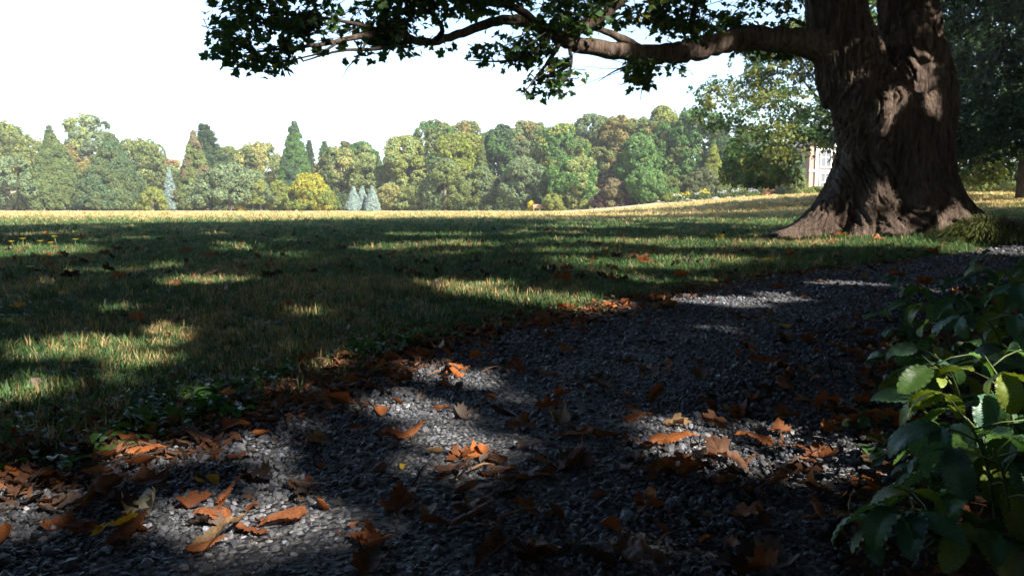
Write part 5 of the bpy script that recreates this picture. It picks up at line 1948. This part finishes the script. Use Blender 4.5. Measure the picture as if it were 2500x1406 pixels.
ct = np.where((rng.random(n) < 0.45)[:, None], vary((0.20, 0.085, 0.04), n, 0.4, 0.1), vary((0.085, 0.048, 0.03), n, 0.4, 0.1))
lit = scatter('leaf_litter', G_crumb, 6, cp_, np.column_stack([rng.normal(0, .3, n), rng.normal(0, .3, n), rng.uniform(0, 6.28, n)]), rng.uniform(0.01, 0.03, n), ct)
tag(lit, 'reddish-brown crumbs of leaves and needles along the path rims', None, None, 'stuff')

# drifts of broken leaves along the rims
G_dry = scatter_group('dry_leaves', [proto('dry_leaf', dry_maple(s + 20, M_dry_i)) for s in range(4)] + [proto('dry_leaf', dry_leaflet(s + 40, M_dry_i)) for s in range(4)])
k_ = (Ledge[:, 1] > 1.0) & (Ledge[:, 1] < 6.5)
le = Ledge[k_]
n = 620
i = rng.integers(0, len(le), n)
off = rng.normal(-0.03, 0.13, n)
x1, y1 = le[i, 0] - off * 0.55, le[i, 1] + off * 0.83
k_ = (Redge[:, 1] > 0.9) & (Redge[:, 1] < 5)
re_ = Redge[k_]
m = 480
i = rng.integers(0, len(re_), m)
x2, y2 = re_[i, 0] + rng.normal(0.05, 0.22, m), re_[i, 1] + rng.normal(0, 0.1, m)
x3, y3 = rng.uniform(-3, 6, 700), rng.uniform(1.0, 8, 700)
kk = in_poly(x3, y3, PATH_POLY) & (noise3(x3 * 1.5, y3 * 1.5, 5) > 0.5)
x, y = np.concatenate([x1, x2, x3[kk]]), np.concatenate([y1, y2, y3[kk]])
kk = noise3(x * 3, y * 3, 8) > 0.33
x, y = x[kk], y[kk]
n = len(x)
dcol = np.array([DCOL['dark'], DCOL['brown'], DCOL['rust'], DCOL['orange'], DCOL['tan']])[rng.choice(5, n, p=[.25, .30, .27, .12, .06])]
dr = scatter('leaf_drift', G_dry, 8, np.column_stack([x, y, terr(x, y) + 0.022 + np.abs(rng.normal(0, .006, n))]), np.column_stack([rng.normal(0, .3, n), rng.normal(0, .3, n), rng.uniform(0, 6.28, n)]), rng.uniform(0.022, 0.058, n), dcol * rng.uniform(.7, 1.3, (n, 1)))
tag(dr, 'drifts of small broken brown leaves along both path rims', None, None, 'stuff')

# far lawn leaves too small to tell apart
n = 900
y = 5 + 25 * rng.random(n) ** 1.3
x = rng.uniform(-0.7, 0.6, n) * y
kk = ~in_poly(x, y, PATH_POLY) & ~in_poly(x, y, VERGE_POLY)
x, y = x[kk], y[kk]
n = len(x)
dcol = np.array([DCOL['dark'], DCOL['brown'], DCOL['rust'], DCOL['orange']])[rng.choice(4, n, p=[.5, .27, .15, .08])]
fl = scatter('lawn_litter', G_dry, 8, np.column_stack([x, y, terr(x, y) + 0.02]), np.column_stack([rng.normal(0, .5, n), rng.normal(0, .5, n), rng.uniform(0, 6.28, n)]), rng.uniform(0.06, 0.11, n), dcol * rng.uniform(.7, 1.3, (n, 1)))
tag(fl, 'small dark fallen leaves sprinkled far out over the lawn', None, None, 'stuff')

# ---------------------------------------------------------------- weeds at the right
def weed_leaf(seed):
    r = np.random.default_rng(seed + 300)
    x, y, z, Fq = blade_grid(w_ovate, 43, 9, 0.075, 0.02, 7, 0.32)
    x, y, z = curl(x, y, z, r.uniform(-1.8, 0.8), r.uniform(-1.9, -0.4), r.uniform(-0.5, 0.5))
    z = z + 0.05 * (noise3(x * 5 + seed, y * 5, 1) - 0.5)
    return make_mesh('leaf', np.column_stack([x, y, z]), Fq, M_weed)


WLEAF = [weed_leaf(s) for s in range(8)]
WCOL = [(0.075, 0.165, 0.065), (0.065, 0.145, 0.075), (0.09, 0.18, 0.045), (0.16, 0.21, 0.035), (0.062, 0.13, 0.085)]


def weed_plant(px, py, h, lean, nl, size, label, seed, name='bramble_plant'):
    r = np.random.default_rng(seed)
    g = ground(px, py)
    base = np.array([g[0], g[1], float(terr(g[0], g[1]))])
    root = thing(name, label, 'plant', base, 'weeds at the right rim of the path')
    size *= 1.3
    lx, ly = lean
    pts = [(0, 0, -0.02), (lx * .2, ly * .2, h * .4), (lx * .55, ly * .55, h * .78), (lx, ly, h)]
    P, R_ = smooth_path(pts, [.0034, .0029, .0022, .0011], 6)
    link('stem', MB().tube(P, R_, 7).mesh('stem', M_stem), root)
    a = r.uniform(0, 6.28)
    for k in range(nl):
        t = 0.22 + 0.78 * (k + 0.5) / nl
        q = P[int(t * (len(P) - 1))]
        a += 2.4
        pl = size * r.uniform(0.5, 0.9) * (1.1 - 0.4 * t)
        d = np.array([math.cos(a), math.sin(a), 0.35])
        e = q + d * pl
        st = link('petiole', MB().tube([q, (q + e) / 2 + np.array([0, 0, .004]), e], [.0016, .0013, .001], 5).mesh('petiole', M_stem), root)
        tri = 3 if r.random() < 0.7 else 1
        col = np.array(WCOL[int(r.integers(0, len(WCOL)))])
        for j in range(tri):
            aa = a + (0 if j == 0 else (1.15 if j == 1 else -1.15))
            s = size * r.uniform(0.75, 1.1) * (1.12 - 0.4 * t) * (1 if j == 0 else 0.82)
            o = link('leaf', WLEAF[int(r.integers(0, 8))], root, e)
            o.rotation_euler = (float(r.uniform(-0.5, 0.15)), float(r.normal(0, 0.35)), aa - PI / 2)
            o.scale = (s, s, s)
            o.color = (*(col * r.uniform(0.75, 1.25)).tolist(), 1)


for k, a in enumerate([
    (2330, 1420, .10, (-.05, .0), 5, .075, 'low trifoliate weed with the broad serrated leaves nearest to the viewer'),
    (2440, 1340, .20, (-.06, .02), 6, .08, 'weed with a bent pale stem and a yellowish chewed leaf'),
    (2500, 1260, .26, (-.08, .0), 6, .08, 'tall weed cut by the right margin near the bottom'),
    (2370, 1130, .22, (-.10, -.03), 7, .075, 'leafy weed leaning over the gravel above the bottom leaves'),
    (2480, 1080, .28, (-.10, -.02), 7, .08, 'dark bushy weed at the right margin below the middle'),
    (2300, 1000, .16, (-.10, -.03), 6, .06, 'small weed reaching out toward the sun flecks on gravel'),
    (2420, 960, .26, (-.12, -.03), 7, .085, 'weed with big drooping leaves in the middle of the patch'),
    (2520, 920, .32, (-.10, .0), 7, .09, 'tall dark weed at the right margin, middle height'),
    (2330, 880, .20, (-.13, -.02), 7, .085, 'weed whose drooping leaves overhang the path at the patch tip'),
    (2420, 830, .26, (-.14, -.02), 7, .09, 'topmost arching weed pointing toward the far path'),
    (2540, 810, .32, (-.16, .0), 7, .10, 'tall weed behind the arching one at the right margin'),
    (2230, 850, .13, (-.12, -.02), 6, .07, 'outermost slim weed leaning left over the gravel'),
    (2250, 930, .12, (-.05, -.04), 5, .06, 'low slim weed with a pink bud at the gravel rim'),
    (2420, 1230, .16, (-.08, -.05), 6, .075, 'weed with folded leaves between the bent stem and the gravel'),
    (2290, 1200, .12, (-.06, -.03), 5, .06, 'small weed with bluish-green leaves beside a rust leaf'),
    (2240, 1010, .15, (-.08, -.03), 6, .065, 'weed dropping its leaves toward the upper sun flecks'),
    (2290, 800, .20, (-.16, -.03), 7, .09, 'weed at the far tip of the patch reaching over the path'),
    (2250, 1400, .10, (-.03, -.02), 5, .07, 'lowest weed with leaves spilling out at the bottom rim'),
    (2390, 1180, .24, (-.14, -.05), 7, .075, 'weed with long drooping leaves beside the bent pale stem'),
    (2470, 1400, .18, (-.05, -.02), 6, .08, 'broad-leaved weed in the bottom right corner'),
]):
    weed_plant(*a, seed=40 + k)

# ground cover: small weeds along the left rim, darker ones under the plants on the right
def rosette(seed, n=9):
    r = np.random.default_rng(seed + 700)
    mb = MB()
    for k in range(n):
        a = r.uniform(0, 6.28)
        x, y, z, Fq = blade_grid(w_oval, 5, 3, 0, 0, 1, 0.3)
        x, y, z = curl(x * 0.75, y, z, 0.5, r.uniform(-1.2, 0.2))
        V = np.column_stack([x, y, z]) * r.uniform(0.35, 0.65)
        e = Euler((r.uniform(0.1, 0.9), r.normal(0, .3), a)).to_matrix()
        V = V @ np.array(e).T + np.array([r.normal(0, .22), r.normal(0, .22), r.uniform(0, 0.75)])
        mb.add(V, Fq)
    return mb.mesh('rosette', M_weed_i)


G_ros = scatter_group('weed_rosettes', [proto('rosette', rosette(s)) for s in range(5)])
k_ = (Ledge[:, 1] > 1.05) & (Ledge[:, 1] < 2.75)
le = Ledge[k_]
n = 750
i = rng.integers(0, len(le), n)
off = np.abs(rng.normal(0.14, 0.10, n)) + 0.03
x, y = le[i, 0] - off * 0.5 + rng.normal(0, .04, n), le[i, 1] + off * 0.85 + rng.normal(0, .04, n)
kk = (noise3(x * 4, y * 4, 3) > 0.42) & ~in_poly(x, y, PATH_POLY)
x, y = x[kk], y[kk]
n = len(x)
ew = scatter('edge_weeds', G_ros, 5, np.column_stack([x, y, terr(x, y)]), np.column_stack([rng.normal(0, .15, n), rng.normal(0, .15, n), rng.uniform(0, 6.28, n)]), rng.uniform(0.025, 0.06, n), vary((0.06, 0.13, 0.025), n, 0.35, 0.3))
tag(ew, 'low leafy green weeds lining the lawn rim of the path', None, None, 'stuff')
n = 6500
x = rng.uniform(0.4, 9, n)
y = rng.uniform(0.9, 7.5, n)
kk = in_poly(x, y, VERGE_POLY) & (x < 0.72 * y + 0.6)
x, y = x[kk], y[kk]
d = dist_line(x, y, Redge[::3])
kk = rng.random(len(x)) < 0.35 + 0.65 * ss(0.05, 0.4, d)
x, y, d = x[kk], y[kk], d[kk]
n = len(x)
ug = scatter('undergrowth', G_ros, 5, np.column_stack([x, y, terr(x, y) + 0.02]), np.column_stack([rng.normal(0, .2, n), rng.normal(0, .2, n), rng.uniform(0, 6.28, n)]), rng.uniform(0.05, 0.13, n) * (0.6 + 0.7 * ss(0.1, .9, d)), vary((0.035, 0.07, 0.025), n, 0.35, 0.25))
tag(ug, 'dark leafy undergrowth on the soil right of the path', None, None, 'stuff')

n = 1500
y = 1.6 + 14 * rng.random(n) ** 1.6
x = rng.uniform(-0.72, 0.5, n) * y
kk = ~in_poly(x, y, PATH_POLY) & ~in_poly(x, y, VERGE_POLY) & (noise3(x * 1.1, y * 1.1, 12) > 0.5)
x, y = x[kk], y[kk]
n = len(x)
lw = scatter('lawn_weeds', G_ros, 5, np.column_stack([x, y, terr(x, y)]), np.column_stack([rng.normal(0, .15, n), rng.normal(0, .15, n), rng.uniform(0, 6.28, n)]), np.column_stack([rng.uniform(0.03, 0.06, n)] * 2 + [rng.uniform(0.02, 0.035, n)]), vary((0.055, 0.115, 0.03), n, 0.35, 0.3))
tag(lw, 'flat clover and plantain patches scattered through the lawn', None, None, 'stuff')

# ---------------------------------------------------------------- low spreading shrub at the right root
def spread_shrub():
    g = ground(2455, 600)
    b = np.array([g[0], g[1] + 0.3, float(terr(g[0], g[1] + 0.3))])
    root = thing('creeping_shrub', 'low spreading shrub with fine arching shoots by the right root', 'shrub', b)
    mb = MB()
    for k in range(2600):
        a = rng.uniform(0, 6.28)
        r0 = 0.62 * math.sqrt(rng.random())
        ln = rng.uniform(0.05, 0.13)
        d = np.array([math.cos(a), math.sin(a) * 0.8, 0])
        s = np.array([-d[1], d[0], 0]) * 0.0045
        h = 0.27 * (1 - (r0 / 0.66) ** 2) * (0.75 + 0.5 * float(noise3(r0 * 6 * math.cos(a), r0 * 6 * math.sin(a), 3)))
        p0 = d * r0 + np.array([0, 0, h])
        d = d + rng.normal(0, .35, 3)
        p1 = p0 + d * ln * .6 + np.array([0, 0, 0.03])
        p2 = p0 + d * ln * 1.2 - np.array([0, 0, 0.02])
        mb.add([p0 - s, p0 + s, p1 + s, p1 - s, p2], [(0, 1, 2, 3), (3, 2, 4)])
    o = link('foliage', mb.mesh('foliage', simple_mat('creeping_green', (0.085, 0.10, 0.025), 0.6, 0.4, 6), False), root)
    o['kind'] = 'stuff'
    link('stem', MB().tube([(0, 0, -.02), (.02, 0, .15), (.0, .02, .3)], [.02, .014, .006], 6).mesh('stem', M_twig), root)


spread_shrub()

# ---------------------------------------------------------------- yellow flowers in the lawn
M_petal = simple_mat('yellow_petal', (0.75, 0.55, 0.02), 0.6)


def dandelion(px, py, h, label):
    g = ground(px, py)
    b = np.array([g[0], g[1], float(terr(g[0], g[1]))])
    root = thing('yellow_flower', label, 'flower', b, 'yellow flowers in the lawn')
    bx, by = rng.normal(0, .02, 2)
    link('stem', MB().tube([(0, 0, -.01), (bx * .4, by * .4, h * .5), (bx, by, h)], [.004, .0035, .003], 5).mesh('stem', M_stem), root)
    mb = MB()
    for k in range(12):
        a = k * 2 * PI / 12
        d = np.array([math.cos(a), math.sin(a), 0.35])
        s = np.array([-math.sin(a), math.cos(a), 0]) * 0.008
        c = np.array([bx, by, h])
        mb.add([c - s * .4, c + d * .02 - s, c + d * .036, c + d * .02 + s], [(0, 1, 2), (0, 2, 3)])
    link('flower_head', mb.mesh('flower_head', M_petal, False), root)


for px, py, h, lb in [(38, 612, .10, 'yellow lawn flower, first from the left margin'), (55, 612, .13, 'yellow lawn flower, second from the left margin'), (100, 613, .11, 'taller of the yellow lawn flowers in the middle of the row'), (122, 613, .09, 'short yellow lawn flower just right of the taller middle one'),
                      (140, 610, .15, 'tallest yellow lawn flower on a thin leaning stem'), (183, 611, .12, 'last yellow lawn flower at the right end of the sunny strip'), (75, 672, .06, 'lone yellow lawn flower nearer the viewer at left')]:
    dandelion(px, py, h, lb)

# ---------------------------------------------------------------- twigs on the path
for k, (x0, y0, x1, y1, rr, lb) in enumerate([(925, 1200, 970, 1150, .0015, 'thin straight twig below the big sun fleck'), (1005, 1225, 1050, 1160, .002, 'thin twig leaning over a dark curled leaf'), (1715, 1030, 1850, 1085, .002, 'long thin twig curving toward the weeds'),
                                           (1860, 1340, 2000, 1395, .0025, 'dark twig at the bottom near the weeds'), (150, 1210, 420, 1130, .003, 'bent grey twig lying along the soil rim'), (1880, 1185, 1960, 1280, .003, 'pale stalk lying across a ribbed compound leaf'),
                                           (1600, 1375, 1660, 1340, .002, 'short twig on the bottom gravel'), (1240, 890, 1190, 905, .002, 'short dark twig on the mid path')]):
    a, b = ground(x0, y0), ground(x1, y1)
    za, _ = ground_z(a[0], a[1])
    m_ = (a + b) / 2 + rng.normal(0, 0.008, 3)
    P, R_ = smooth_path([(a[0], a[1], za + .006), (m_[0], m_[1], za + .014), (b[0], b[1], za + .006)], [rr, rr * .9, rr * .5], 6)
    o = link('twig', MB().tube(P - a, R_, 6).mesh('twig', M_twig), None, a)
    tag(o, lb, 'twig', 'twigs on the path')

# ---------------------------------------------------------------- the air
def haze_box():
    m, nt, out = new_mat('haze_air')
    v = N(nt, 'ShaderNodeVolumePrincipled')
    v.inputs['Color'].default_value = (0.92, 0.95, 1.0, 1)
    v.inputs['Density'].default_value = 0.00055
    v.inputs['Anisotropy'].default_value = 0.2
    nt.links.new(v.outputs[0], out.inputs['Volume'])
    lo, hi = np.array([-720, -170, -1.0]), np.array([720, 920, 27.0])
    o = link('haze', MB().box((lo + hi) / 2, hi - lo).mesh('haze', m, False))
    tag(o, 'thin pale haze in the air over the lawn', None, None, 'stuff')


haze_box()
